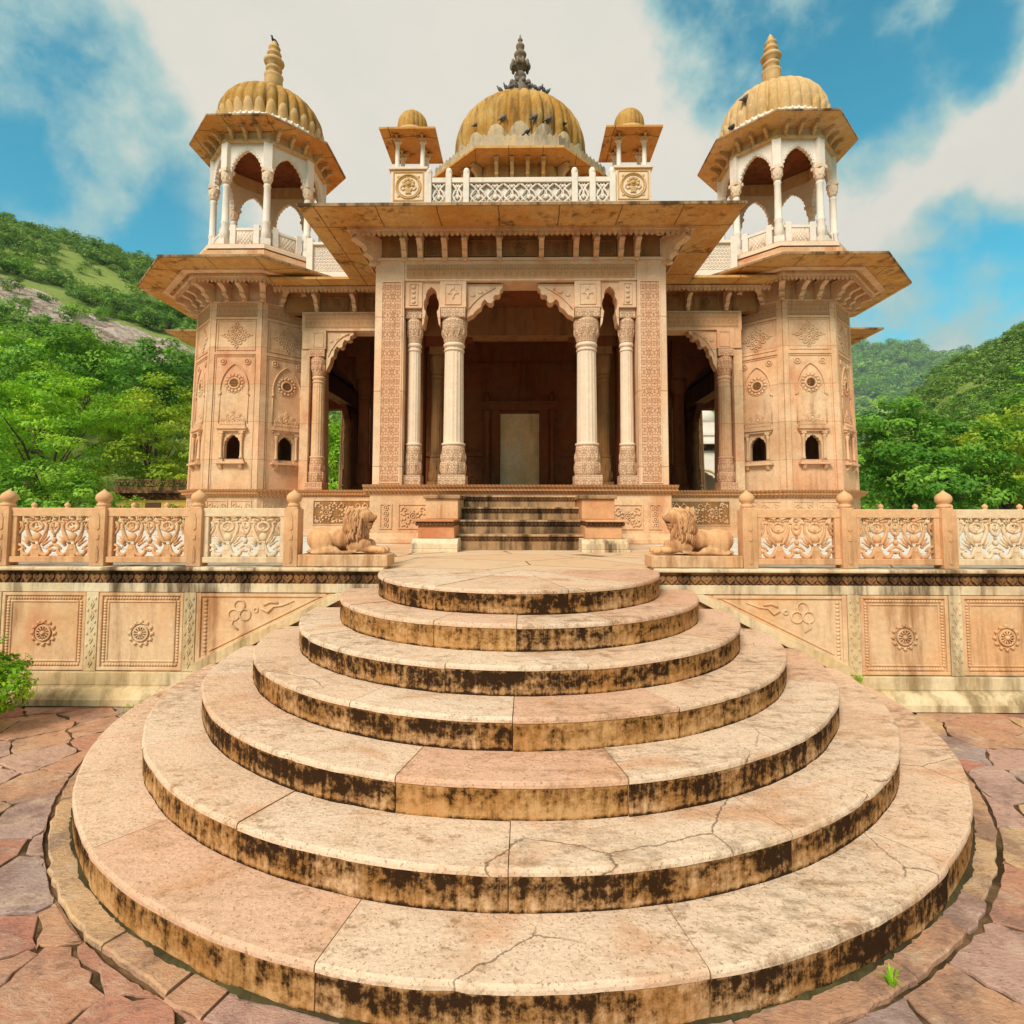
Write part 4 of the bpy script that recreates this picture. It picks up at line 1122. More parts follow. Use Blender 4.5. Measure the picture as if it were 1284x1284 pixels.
# ---- corner towers
TX, TY = 5.89, 12.43
def tower(cx, cy, detail=(7, 0, 1)):
    A = 1.27
    def warp(p):
        k = 1 + .055 * (6.1 - p.z) / 4
        return Vector((cx + (p.x - cx) * k, cy + (p.y - cy) * k, p.z))
    hs = A * T8
    root = None
    b = MB()
    # base and cornice
    base = MB(Matrix.Translation((cx, cy, 0)))
    base.loft([octa(1.42, TZ), octa(1.42, 1.30), octa(1.36, 1.36), octa(1.36, 1.985)], cap1=True)
    tw = base.build('tower', M['sand'], mau)
    b = MB(Matrix.Translation((cx, cy, 0)))
    b.loft([octa(1.30, 1.986), octa(1.37, 1.988), octa(1.39, 2.03), octa(1.46, 2.05), octa(1.46, 2.09), octa(1.50, 2.11), octa(1.52, FZ), octa(1.2, FZ)]); b.build('cornice', M['tooth'], tw)
    wall = MB(); trim = MB(); win = MB(); car = MB(); round_ = MB()
    for k in range(8):
        Mf = Matrix.Translation((cx, cy, 0)) @ Matrix.Rotation(R_(45 * k), 4, 'Z')
        for q in (wall, trim, car, round_): q.M = Mf
        y = -A; d = .10
        seen = k in detail
        # wall with a real window hole
        x0, x1, z0, z1 = -.155, .155, 2.76, 3.27
        t = y + d
        if seen:
            wall.box(-hs, x0, y, t, FZ, 6.45); wall.box(x1, hs, y, t, FZ, 6.45); wall.box(x0, x1, y, t, FZ, z0)
            arch_plate(wall, x0, x1, 3.08, z1, x0, x1, 3.08, 3.30, y, t, n=3, depth=.12); wall.box(x0, x1, y, t, 3.30, 6.45)
        else: wall.box(-hs, hs, y, t, FZ, 6.45)
        if not seen: continue
        wn = MB(Mf)
        # window surround: colonettes, hood, crest, sill
        for s in (-1, 1):
            wn.lathe([(.032, 2.76), (.036, 2.80), (.026, 2.83), (.022, 3.0), (.024, 3.16), (.036, 3.22), (.036, 3.28)], c=(s * .20, y - .03, 0), seg=10)
            wn.box(s * .20 - .05, s * .20 + .05, y - .05, y, 2.70, 2.757); wn.box(s * .20 - .045, s * .20 + .045, y - .07, y, 3.28, 3.33)
            wn.prism([(y, 2.66), (y - .09, 2.66), (y - .05, 2.58), (y, 2.54)], s * .20 - .03, s * .20 + .03, 'yz')
        wn.box(-.30, .30, y - .11, y + .0, 2.66, 2.70); wn.box(-.28, .28, y - .06, y, 3.33, 3.375); wn.box(-.30, .30, y - .09, y, 3.375, 3.41); wn.box(-.26, .26, y - .05, y, 3.41, 3.455)
        win_ = wn
        wn.box(-.25, .25, y - .035, y, 3.457, 3.53)
        for q in range(9): wn.prism([(-.22 + q * .055 - .02, 3.47), (-.22 + q * .055 + .02, 3.47), (-.22 + q * .055, 3.52)], y - .045, y - .034)
        wo = wn.build('window', M['sand'], tw, warp=warp)
        # carved crest over the window
        cr = MB(Mf)
        for (x, z, r) in ((-.2, 3.555, .05), (-.1, 3.58, .06), (.1, 3.58, .06), (.2, 3.555, .05), (0, 3.60, .085), (-.12, 3.66, .04), (.12, 3.66, .04), (0, 3.72, .045)):
            cr.torus((x, y - .012, z), r * .72, .012, 12, 5); cr.ell((x, y - .008, z), (r * .5, .02, r * .5), 7, 4)
        cr.prism([(-.26, 3.53), (.26, 3.53), (.22, 3.6), (.12, 3.68), (.04, 3.76), (0, 3.82), (-.04, 3.76), (-.12, 3.68), (-.22, 3.6)], y - .012, y); cr.build('window_crest', M['sand'], tw, warp=warp)
        # pilaster strips and rectangular mouldings
        for s in (-1, 1):
            trim.box(*sorted((s * (hs - .10), s * hs)), y - .022, y + .02, FZ + .004, 6.05)
            trim.box(*sorted((s * (hs - .135), s * (hs - .118))), y - .012, y, FZ + .03, 4.90)
        trim.box(-hs + .10, hs - .10, y - .02, y, 4.93, 4.985); trim.box(-hs + .10, hs - .10, y - .014, y, 4.89, 4.905)
        frame_rect(trim, -hs + .13, hs - .13, 5.02, 5.66, .018, y - .014, y)
        trim.box(-hs, hs, y - .028, y + .02, 5.68, 5.72); trim.box(-hs, hs, y - .03, y + .02, 6.02, 6.06)
        car.box(-hs + .01, hs - .01, y - .012, y + .01, 5.722, 6.018)
        # niche arch
        L, Rr = cusped_arch(-.285, .285, 4.18, 4.74, n=0, pointy=.13)
        path = [(-.31, y - .012, 4.08), (-.265, y - .012, 4.12), (-.285, y - .012, 4.18)] + [(p[0], y - .012, p[1]) for p in L[::2]] + [(p[0], y - .012, p[1]) for p in Rr[::-1][1::2]] + [(.265, y - .012, 4.12), (.31, y - .012, 4.08)]
        trim.tube(path, .017, 6)
        for s in (-1, 1):
            trim.tube([(s * .285, y - .008, 4.16), (s * .285, y - .008, 3.50)], .010, 5)
            ds = MB(Mf); ds.torus((s * .25, y - .008, 4.78), .055, .015, 14, 5); ds.ell((s * .25, y - .008, 4.78), (.032, .022, .032), 7, 4); ds.build('carved_disc', M['sand'], tw, warp=warp)
        orn = MB(Mf)
        # diamond arabesque
        cz = 5.34
        for (dx, dz) in [(i, j) for i in range(-3, 4) for j in range(-3, 4) if abs(i) + abs(j) <= 3]:
            r = .042 if (dx + dz) % 2 == 0 else .034
            orn.torus((dx * .078, y - .008, cz + dz * .078), r, .013, 10, 4)
            if (dx + dz) % 2 == 0: orn.ell((dx * .078, y - .008, cz + dz * .078), (.022, .02, .022), 6, 4)
        for s in (-1, 1):
            orn.ell((s * .31, y - .004, cz), (.035, .012, .015), 6, 4); orn.ell((0, y - .004, cz + s * .30), (.015, .012, .035), 6, 4)
        orn.build('diamond_ornament', M['sand'], tw, warp=warp)
        # roundel, its shaded piercing painted as a dark disc
        rd = MB(Mf); cz = 4.33
        rd.torus((0, y - .01, cz), .105, .022, 24, 6)
        for i in range(14):
            t_ = 2 * PI * i / 14; rd.ell((.165 * math.cos(t_), y - .006, cz + .165 * math.sin(t_)), (.036, .022, .036), 7, 4)
        for i in range(14):
            t_ = 2 * PI * (i + .5) / 14; rd.ell((.20 * math.cos(t_), y - .002, cz + .20 * math.sin(t_)), (.02, .014, .02), 6, 4)
        ro = rd.build('roundel', M['sand'], tw, warp=warp)
        gr = MB(Mf); gr.M = Mf
        gr.lathe([(.0005, 0), (.088, 0), (.088, .004)], seg=20, M=Matrix.Translation((0, y - .001, cz)) @ Matrix.Rotation(PI / 2, 4, 'X'), cap=False)
        gr.build('roundel_shade_disc', M['void'], tw, warp=warp)
        gr = MB(Mf)
        for i in range(-2, 3):
            hh = math.sqrt(max(.0, .088 ** 2 - (i * .032) ** 2)); gr.box(i * .032 - .005, i * .032 + .005, y - .012, y - .003, cz - hh, cz + hh); gr.box(-hh, hh, y - .014, y - .0025, cz + i * .032 - .005, cz + i * .032 + .005)
        gr.build('roundel_grille', M['recess'], tw, warp=warp)
        # panels in the base
    wall.build('wall', M['sand'], tw, warp=warp); trim.build('moulding', M['sand'], tw, warp=warp); car.build('carved_frieze', M['carved_small'], tw, warp=warp)
    b = MB()
    for k in detail:
        b.M = Matrix.Translation((cx, cy, 0)) @ Matrix.Rotation(R_(45 * k), 4, 'Z')
        frame_rect(b, -.46, -.03, 1.45, 1.92, .02, -1.374, -1.35); frame_rect(b, .03, .46, 1.45, 1.92, .02, -1.374, -1.35)
        for q in (-.245, .245): flower_panel(b, q - .18, q + .18, 1.5, 1.88, -1.366, seed=3)
    b.build('carved_panel', M['sand'], tw)
    # eave, fringe, brackets
    c0 = (cx, cy)
    b = MB(); b.loft([octa(1.22, 6.44, c0), octa(2.342, 6.50, c0), octa(2.342, 6.55, c0), octa(1.65, 6.78, c0), octa(1.22, 6.86, c0)], closed=True)
    ev = b.build('eave', M['soffit'], tw)
    b = MB(); b.loft([octa(2.31, 6.512, c0), octa(2.355, 6.512, c0), octa(2.355, 6.558, c0), octa(2.31, 6.558, c0)], closed=True); b.build('eave_lip', M['darkstep'], ev)
    b = MB(); b.loft([octa(1.58, 6.39, c0), octa(1.74, 6.39, c0), octa(1.74, 6.46, c0), octa(1.58, 6.46, c0)], closed=True)
    b.loft([octa(1.80, 6.44, c0), octa(1.92, 6.45, c0), octa(1.92, 6.48, c0), octa(1.80, 6.48, c0)], closed=True)
    for k in range(8):
        Mf = Matrix.Translation((cx, cy, 0)) @ Matrix.Rotation(R_(45 * k), 4, 'Z'); a = 1.70
        fringe(b, -a * T8, a * T8, -a, 6.365, M=Mf)
    b.build('fringe', M['sand'], ev)
    bw = MB()
    for k in range(8):
        Mf = Matrix.Translation((cx, cy, 0)) @ Matrix.Rotation(R_(45 * k), 4, 'Z')
        for x in (-.18, .18):
            b = MB(Mf); bracket(b, x, -1.27, 6.385, .42, .34, .095)
            if k in (6, 7, 0, 1, 2): b.build('bracket', M['sand'], ev)
            else: bw.v, bw.f = bw.v, bw.f
        b = MB(Matrix.Translation((cx, cy, 0)) @ Matrix.Rotation(R_(45 * k + 22.5), 4, 'Z')); bracket(b, 0, -1.375, 6.385, .44, .34, .11)
        if k in (5, 6, 7, 0, 1, 2): b.build('bracket', M['sand'], ev)
    return tw
t1 = tower(-TX, TY, detail=(7, 0, 1))
t2 = tower(TX, TY, detail=(7, 0, 1))
for src, dx in ((t1, 0), (t2, 0)):
    c = copy_tree(src, mau); c.location = (0, 2 * (BC - TY), 0)

# ---- front parapet of the roof
def jali(b, x0, x1, z0, z1, y, n):
    w = (x1 - x0) / n; h = z1 - z0
    for i in range(n):
        c = x0 + (i + .5) * w
        for m in (-1, 1):
            b.tube([(c + m * w * .04, y, z0), (c + m * w * .30, y, z0 + h * .16), (c + m * w * .46, y, z0 + h * .34), (c + m * w * .30, y, z0 + h * .55), (c + m * w * .10, y, z0 + h * .72), (c + m * w * .34, y, z0 + h * .88), (c + m * w * .5, y, z1)], .021, 6)
            b.tube([(c + m * w * .5, y, z0), (c + m * w * .36, y, z0 + h * .2), (c + m * w * .06, y, z0 + h * .42), (c + m * w * .02, y, z0 + h * .6), (c + m * w * .22, y, z0 + h * .82), (c + m * w * .05, y, z1)], .014, 6)
        b.ell((c, y, z0 + h * .30), (w * .13, .02, h * .13), 8, 5); b.ell((c, y, z0 + h * .84), (w * .12, .02, h * .09), 8, 5)
PY = 9.35
def rail(x0, x1, n):
    b = MB(); b.box(x0, x1, PY - .05, PY + .05, 7.46, 7.55); b.box(x0, x1, PY - .05, PY + .05, 7.03, 7.11); b.box(x0 + .002, x1 - .002, PY + .025, PY + .045, 7.08, 7.49); p = b.build('parapet_panel', M['white'], mau, bevel=.005)
    b = MB(); jali(b, x0 + .01, x1 - .01, 7.11, 7.46, PY - .012, n); b.build('lattice', M['white'], p)
rail(-.90, .90, 6); rail(-1.21, -1.0, 1); rail(1.0, 1.21, 1); rail(-1.56, -1.31, 1); rail(1.31, 1.56, 1)
for x in (-.95, .95, -1.26, 1.26, -1.61, 1.61):
    b = MB(); b.box(x - .052, x + .052, PY - .07, PY + .06, 7.03, 7.62); b.lathe([(.05, 7.62), (.058, 7.64), (.058, 7.69), (.04, 7.73), (.012, 7.75)], c=(x, PY, 0), seg=12)
    b.build('parapet_post', M['white'], mau, bevel=.008, seg=2)

# ---- ribbed dome with petals, generic
def dome_profile(pts, n):
    out = []
    P = [Vector(p) for p in pts]
    for i in range(len(P) - 1):
        p0, p1, p2, p3 = P[max(i - 1, 0)], P[i], P[i + 1], P[min(i + 2, len(P) - 1)]
        for k in range(n):
            t = k / n
            out.append(.5 * ((2 * p1) + (-p0 + p2) * t + (2 * p0 - 5 * p1 + 4 * p2 - p3) * t * t + (-p0 + 3 * p1 - 3 * p2 + p3) * t ** 3))
    out.append(P[-1]); return out
def dome(b, c, prof, lobes, depth, sub=8):
    mod = lambda t, z: 1 - depth * (1 - abs(math.sin(lobes * t / 2)) ** .42)
    b.lathe([(p.x, p.y) for p in prof], c=(c[0], c[1], 0), seg=lobes * sub, mod=mod, cap=True)
def petals(b, c, prof, lobes, i0, i1, off, step=1, depth=.06):
    """scalloped petals lying on the foot of the dome"""
    for l in range(lobes // step):
        a0 = 2 * PI * l * step / lobes; a1 = 2 * PI * (l + 1) * step / lobes; V = []; F = []; nx = 7
        for i in range(nx):
            u = i / (nx - 1); e = 1 - abs(2 * u - 1) ** 2.2
            top = i0 + (i1 - i0) * (.45 + .55 * e)
            t = a0 + (a1 - a0) * u; k = 1 - depth * (1 - math.sin(PI * u) ** .6)
            for j in range(6):
                q = i0 + (top - i0) * j / 5; a = int(q); f = q - a
                p = prof[a].lerp(prof[min(a + 1, len(prof) - 1)], f)
                r = (p.x + off * (1.0 if j < 5 else .2) + .03 * e * (j / 5) * (1 if j < 5 else .4)) * k
                V.append((c[0] + r * math.cos(t), c[1] + r * math.sin(t), p.y))
        for i in range(nx - 1):
            for j in range(5): F.append((i * 6 + j, (i + 1) * 6 + j, (i + 1) * 6 + j + 1, i * 6 + j + 1))
        b.add(V, F, smooth=True)

# ---- central dome
C0 = (-.03, BC)
b = MB(Matrix.Translation((0, 0, 0)))
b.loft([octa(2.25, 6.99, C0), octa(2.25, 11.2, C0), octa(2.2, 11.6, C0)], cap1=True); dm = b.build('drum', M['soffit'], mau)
b = MB(); b.loft([octa(2.1, 11.58, C0), octa(2.9, 11.60, C0), octa(2.9, 11.67, C0), octa(2.5, 11.95, C0), octa(2.1, 12.2, C0)], closed=True); de = b.build('dome_eave', M['soffit'], mau)
for k in range(8):
    Mf = Matrix.Translation((C0[0], C0[1], 0)) @ Matrix.Rotation(R_(45 * k), 4, 'Z')
    if k in (6, 7, 0, 1, 2):
        for x in (-.66, -.22, .22, .66):
            b = MB(Mf); bracket(b, x, -2.24, 11.56, .36, .55, .10); b.build('bracket', M['ochre_pale'], de)
b = MB()
for k in range(8):
    Mf = Matrix.Translation((C0[0], C0[1], 0)) @ Matrix.Rotation(R_(45 * k), 4, 'Z'); a = 2.62
    b.box(-a * T8, a * T8, -a, -a + .06, 11.86, 12.02, M=Mf)
    n = 13
    for i in range(n):
        x = -a * T8 + (i + .5) * 2 * a * T8 / n; w = a * T8 / n
        b.prism([(x - w * .9, 12.02), (x + w * .9, 12.02), (x + w, 12.12), (x, 12.21), (x - w, 12.12)], -a, -a + .05, M=Mf)
b.build('scalloped_band', M['petal'], de)
DP = dome_profile([(2.02, 11.9), (2.07, 12.4), (2.12, 13.0), (2.12, 13.35), (2.0, 13.85), (1.72, 14.24), (1.30, 14.58), (.8, 14.80), (.34, 14.88), (.12, 14.89)], 4)
b = MB(); dome(b, C0, DP, 36, .075); dd = b.build('dome', M['ochre'], mau)
b = MB(); petals(b, C0, DP, 36, 3, 7.6, .03, 2, .035); petals(b, C0, DP, 36, 2, 5.4, .05, 1, .03); b.build('petal_band', M['petal'], dd)
b = MB()
fp = [(.42, 15.52), (.44, 15.60), (.30, 15.70), (.16, 15.76), (.14, 15.86), (.20, 15.95), (.24, 16.03), (.20, 16.10), (.13, 16.16), (.12, 16.24), (.26, 16.34), (.32, 16.42), (.30, 16.50), (.16, 16.58), (.12, 16.66), (.22, 16.76), (.25, 16.85), (.20, 16.93), (.11, 16.99), (.10, 17.06), (.16, 17.12), (.17, 17.20), (.11, 17.27), (.05, 17.33), (.05, 17.38), (.10, 17.42), (.06, 17.47), (.02, 17.62), (.003, 17.66)]
fz = lambda z: 15.58 + (z - 15.52) * .9
fp = [(.40, 14.8), (.38, 15.5)] + [(r * .84, fz(z)) for r, z in fp]
b.lathe(fp, c=(C0[0], C0[1], 0), seg=16)
for i in range(10):
    t = 2 * PI * i / 10; b.ell((C0[0] + .29 * math.cos(t), C0[1] + .29 * math.sin(t), fz(16.40)), (.06, .06, .14), 6, 4)
    b.ell((C0[0] + .33 * math.cos(t), C0[1] + .33 * math.sin(t), fz(15.62)), (.09, .09, .10), 6, 4)
b.build('finial', M['finial_grey'], dd)

# ------------------------------------------------------------------ octagonal domed kiosks on the towers
def chhatri(cx, cy, label, dome_mat):
    Z0 = 6.86
    t = thing('domed_kiosk', (cx, cy, Z0), label, 'kiosk', None)
    c = (cx, cy)
    b = MB(); b.loft([octa(1.62, Z0 - .06, c), octa(1.62, Z0 + .06, c), octa(1.50, Z0 + .10, c), octa(1.50, Z0 + .20, c), octa(1.36, Z0 + .26, c), octa(1.36, Z0 + .40, c), octa(1.30, Z0 + .42, c)], cap1=True)
    b.build('base', M['sand'], t)
    b = MB(); b.loft([octa(1.44, Z0 + .262, c), octa(1.44, Z0 + .34, c), octa(1.37, Z0 + .38, c)], cap1=False); b.build('base_moulding', M['marble'], t)
    a = 1.07; r = a / math.cos(PI / 8)
    zb = Z0 + .42
    for k in range(8):
        Mf = Matrix.Translation((cx, cy, 0)) @ Matrix.Rotation(R_(45 * k + 22.5), 4, 'Z') @ Matrix.Translation((0, -r, 0))
        b = MB(Mf); flute = lambda t_, z: 1 - .04 * abs(math.sin(4 * t_))
        b.lathe([(.085, zb + .20), (.095, zb + .36), (.075, zb + .52), (.088, zb + .56), (.088, zb + .60), (.074, zb + .62), (.066, 8.62), (.08, 8.66), (.066, 8.70)], seg=24, mod=flute)
        b.box(-.10, .10, -.10, .10, zb, zb + .20); co = b.build('column', M['white'], t, bevel=.004)
        b = MB(Mf); b.lathe([(.066, 8.70), (.085, 8.76), (.105, 8.86), (.118, 8.92), (.11, 8.95)], seg=12); b.box(-.11, .11, -.11, .11, 8.95, 9.02)
        for i in range(8): b.ell((.092 * math.cos(i * PI / 4), .092 * math.sin(i * PI / 4), 8.84), (.02, .02, .06), 6, 4)
        b.build('capital', M['marble'], co)
        b = MB(Mf); b.box(-.09, .09, -.085, .09, 9.022, 9.60); b.build('upper_pillar', M['white'], co, bevel=.004)
    for k in range(8):
        Mf = Matrix.Translation((cx, cy, 0)) @ Matrix.Rotation(R_(45 * k), 4, 'Z')
        h = a * T8
        b = MB(Mf); arch_plate(b, -h + .10, h - .10, 8.90, 9.47, -h + .07, h - .07, 8.90, 9.60, -a - .03, -a + .05, n=7, depth=.07, pointy=.12)
        ap = b.build('arch_panel', M['white'], t)
        b = MB(Mf); L, Rr = cusped_arch(-h + .07, h - .07, 8.90, 9.52, n=0, pointy=.12)
        pts = L + Rr[::-1][1:]
        for i in range(1, len(pts) - 1, 1 if k in (7, 0, 1, 3, 4, 5) else 3):
            p = pts[i]
            if i % 2 == 0: b.ell((p[0] * .96, -a - .034, p[1] - .012), (.016, .012, .016), 5, 4)
        b.build('beaded_edge', M['white'], ap)
        # railing
        b = MB(Mf); w = h - .10
        b.box(-w, w, -a - .03, -a + .03, zb + .40, zb + .46); b.box(-w, w, -a - .03, -a + .03, zb, zb + .06); b.box(-w + .16, w - .16, -a - .012, -a + .012, zb + .06, zb + .40)
        for s in (-1, 1): b.box(*sorted((s * (w - .03), s * (w - .15))), -a - .045, -a + .045, zb, zb + .52)
        rp = b.build('railing_panel', M['white'], t, bevel=.004)
        b = MB(Mf)
        for i in range(-3, 4):
            for s in (-1, 1): b.tube([(max(-w + .17, min(w - .17, i * .08 - s * .11)), -a - .014, zb + .07), (max(-w + .17, min(w - .17, i * .08 + s * .11)), -a - .014, zb + .39)], .009, 4)
        b.build('lattice', M['marble'], rp)
    b = MB(); b.loft([octa(1.02, 9.60, c), octa(1.17, 9.60, c), octa(1.17, 9.66, c), octa(1.12, 9.68, c), octa(1.12, 9.90, c), octa(1.02, 9.90, c)], closed=True); b.build('entablature', M['ochre_pale'], t)
    b = MB(); b.loft([octa(1.02, 9.905, c), octa(.9, 9.93, c), octa(.9, 10.0, c)], cap0=True); b.build('ceiling', M['interior'], t)
    b = MB(); b.loft([octa(1.10, 9.84, c), octa(1.55, 9.90, c), octa(1.55, 9.94, c), octa(1.25, 10.10, c), octa(1.05, 10.16, c)], closed=True); ev = b.build('eave', M['ochre_pale'] if dome_mat == 'ochre_pale' else M['soffit'], t)
    b = MB(); b.loft([octa(1.53, 9.905, c), octa(1.562, 9.905, c), octa(1.562, 9.945, c), octa(1.53, 9.945, c)], closed=True); b.build('eave_lip', M['darkstep'], ev)
    for k in range(8):
        Mf = Matrix.Translation((cx, cy, 0)) @ Matrix.Rotation(R_(45 * k), 4, 'Z')
        for x in (-.30, 0, .30):
            b = MB(Mf); bracket(b, x, -1.12, 9.86, .24, .20, .06); b.build('bracket', M['ochre_pale'], ev)
    prof = dome_profile([(1.08, 10.0), (1.13, 10.25), (1.165, 10.6), (1.13, 10.86), (.98, 11.12), (.72, 11.33), (.4, 11.47), (.10, 11.52)], 4)
    b = MB(); dome(b, c, prof, 30, .085); d_ = b.build('dome', M[dome_mat], t)
    b = MB(); petals(b, c, prof, 30, 4, 8.6, .016, 1, .045); b.build('petal_band', M['ochre_pale'], d_)
    b = MB(); b.lathe([(1.08, 10.02), (1.17, 10.06), (1.19, 10.26), (1.15, 10.31), (1.10, 10.32)], c=(cx, cy, 0), seg=56)
    for i in range(56):
        tt = 2 * PI * i / 56; b.ell((cx + 1.185 * math.cos(tt), cy + 1.185 * math.sin(tt), 10.26), (.03, .03, .05), 5, 4)
    b.build('scalloped_band', M['white'], d_)
    b = MB(); b.lathe([(.22, 11.45), (.20, 11.92)] + [(r, z) for r, z in [(.20, 11.97), (.22, 12.02), (.12, 12.07), (.10, 12.10), (.17, 12.15), (.19, 12.20), (.14, 12.25), (.11, 12.28), (.21, 12.33), (.235, 12.38), (.20, 12.43), (.11, 12.47), (.10, 12.50), (.155, 12.54), (.165, 12.58), (.13, 12.63), (.09, 12.66), (.13, 12.70), (.135, 12.74), (.09, 12.79), (.055, 12.82), (.07, 12.86), (.02, 12.94), (.003, 12.97)]], c=(cx, cy, 0), seg=16)
    b.build('finial', M['ochre_pale'], d_)
    return t
chhatri(-TX, TY, 'open white-columned kiosk with golden ribbed dome on the left tower', 'ochre')
chhatri(TX, TY, 'open white-columned kiosk with paler cream-ochre dome on the right tower', 'ochre_pale')

# ------------------------------------------------------------------ small square kiosks on the porch roof
def small_kiosk(s, label):
    cx, cy = s * 1.97, 9.60; z = 7.03
    t = thing('small_kiosk', (cx, cy, z), label, 'kiosk')
    b = MB(); b.box(cx - .31, cx + .31, cy - .28, cy + .40, z, 7.70); b.box(cx - .33, cx + .33, cy - .30, cy + .42, z, 7.10); b.box(cx - .345, cx + .345, cy - .315, cy + .43, 7.70, 7.75)
    pd = b.build('pedestal', M['marble'], t, bevel=.006)
    b = MB(); yy = cy - .285
    frame_rect(b, cx - .27, cx + .27, 7.14, 7.67, .018, yy - .01, yy + .01)
    b.torus((cx, yy, 7.40), .215, .018, 28, 6); b.torus((cx, yy, 7.40), .185, .008, 28, 5)
    for q in range(7):
        a = R_(-20 + q * 220 / 6); b.ell((cx + .085 * math.cos(a), yy, 7.45 + .075 * math.sin(a)), (.034, .022, .034), 7, 4)
    b.ell((cx, yy, 7.45), (.05, .03, .045), 8, 5); b.torus((cx, yy, 7.45), .055, .010, 12, 5)
    b.prism([(cx - .05, 7.27), (cx + .05, 7.27), (cx + .035, 7.30), (cx + .07, 7.36), (cx - .07, 7.36), (cx - .035, 7.30)], yy - .015, yy + .01)
    for q in (-1, 1):
        b.tube([(cx + q * .03, yy, 7.37), (cx + q * .10, yy, 7.33), (cx + q * .14, yy, 7.37), (cx + q * .12, yy, 7.41)], .011, 5)
    for a in (45, 135, 225, 315): b.ell((cx + .245 * math.cos(R_(a)), yy + .004, 7.40 + .245 * math.sin(R_(a))), (.03, .014, .03), 6, 4)
    b.build('medallion', M['ochre_pale'], pd)
    for dx in (-.225, .225):
        for dy in (-.17, .27):
            b = MB(Matrix.Translation((cx + dx, cy + dy, 0))); b.lathe([(.055, 7.76), (.06, 7.80), (.042, 7.83), (.038, 8.24), (.055, 8.27), (.06, 8.30)], seg=12); b.box(-.06, .06, -.06, .06, 8.30, 8.335); b.box(-.06, .06, -.06, .06, 7.75, 7.765)
            co = b.build('column', M['white'], t)
            b = MB(Matrix.Translation((cx + dx, cy + dy, 0)))
            for a in range(4): bracket(b, 0, -.03, 8.37, .12, .10, .04, rot=a * PI / 2)
            b.box(-.05, .05, -.05, .05, 8.335, 8.38); b.build('bracket_capital', M['ochre_pale'], co)
    b = MB(); x0, x1, y0, y1 = cx - .49, cx + .49, cy - .46, cy + .52; m = .2
    b.loft([rect(cx - .2, cx + .2, cy - .16, cy + .24, 8.385), rect(x0, x1, y0, y1, 8.335), rect(x0, x1, y0, y1, 8.37), rect(cx - .27, cx + .27, cy - .25, cy + .31, 8.47)], cap0=True, cap1=True)
    b.build('eave', M['soffit'], t)
    prof = dome_profile([(.25, 8.44), (.27, 8.55), (.275, 8.70), (.25, 8.82), (.19, 8.91), (.1, 8.96), (.02, 8.975)], 4)
    b = MB(); dome(b, (cx, cy + .03), prof, 20, .05); d_ = b.build('dome', M['ochre'], t)
    b = MB(); b.lathe([(.27, 8.46), (.30, 8.47), (.30, 8.55), (.27, 8.57)], c=(cx, cy + .03, 0), seg=24); b.lathe([(.06, 8.95), (.05, 9.0), (.012, 9.06)], c=(cx, cy + .03, 0), seg=10); b.build('dome_band', M['ochre_pale'], d_)
small_kiosk(-1, 'small square kiosk with dark eave stain on the porch roof, left of the main dome')
small_kiosk(1, 'small square kiosk with clean eave on the porch roof, right of the main dome')
# ------------------------------------------------------------------ birds
def pigeon_mesh(dark):
    b = MB()
    q = Quaternion((0, 1, 0), R_(38))
    b.ell((0, 0, .09), (.085, .05, .055), 10, 7, rot=q)          # faces -x, tail down at +x
    b.tube([(-.045, 0, .115), (-.07, 0, .155), (-.078, 0, .185)], [.036, .026, .02], 8)
    b.ell((-.083, 0, .196), (.027, .022, .022), 8, 6)
    b.tube([(-.105, 0, .194), (-.128, 0, .187)], [.008, .002], 5)
    b.tube([(.05, 0, .055), (.12, 0, .018), (.165, 0, -.004)], [.035, .026, .018], 6)
    for s in (-1, 1):
        b.ell((.02, s * .045, .088), (.085, .012, .04), 8, 5, rot=q)
        b.tube([(-.005, s * .02, .05), (-.005, s * .022, .0)], [.008, .006], 5)
        b.ell((-.015, s * .022, .004), (.018, .012, .005), 6, 4)
    return b
bm_ = {d: pigeon_mesh(d).build('pigeon_proto', M['bird_dark' if d else 'bird'], None) for d in (0, 1)}
def pigeon(x, y, z, rz, label, dark=0, s=1.0):
    o = bpy.data.objects.new('pigeon', bm_[dark].data); COL.objects.link(o)
    o.location = (x, y, z); o.rotation_euler = (0, 0, R_(rz)); o.scale = (s,) * 3
    tag(o, label, 'bird', 'pigeons perched on the roofs')
row = [-.645, -.46, -.276, -.138, .253, .415, .576, .69, .81]
rl = ['first pigeon from the left in the row along the crest of the central dome', 'second pigeon from the left in the row along the crest of the central dome', 'third pigeon from the left in the row along the crest of the central dome', 'pigeon just left of the finial in the row on the central dome crest',
      'pigeon just right of the finial in the row on the central dome crest', 'second pigeon right of the finial in the row on the central dome crest', 'upright pigeon third right of the finial on the central dome crest', 'last but one pigeon at the right of the central dome crest row', 'rightmost pigeon of the row on the central dome crest']
def dome_z(r):
    for i in range(len(DP) - 1):
        if DP[i].x >= r >= DP[i + 1].x: return DP[i].y + (DP[i + 1].y - DP[i].y) * (DP[i].x - r) / max(1e-6, DP[i].x - DP[i + 1].x)
    return DP[-1].y
for i, x in enumerate(row):
    r = 1.40; pigeon(x, BC - math.sqrt(r * r - x * x), dome_z(r) - .01, [10, 40, 200, 80, 250, 0, 170, 60, 190][i], rl[i], s=.95)
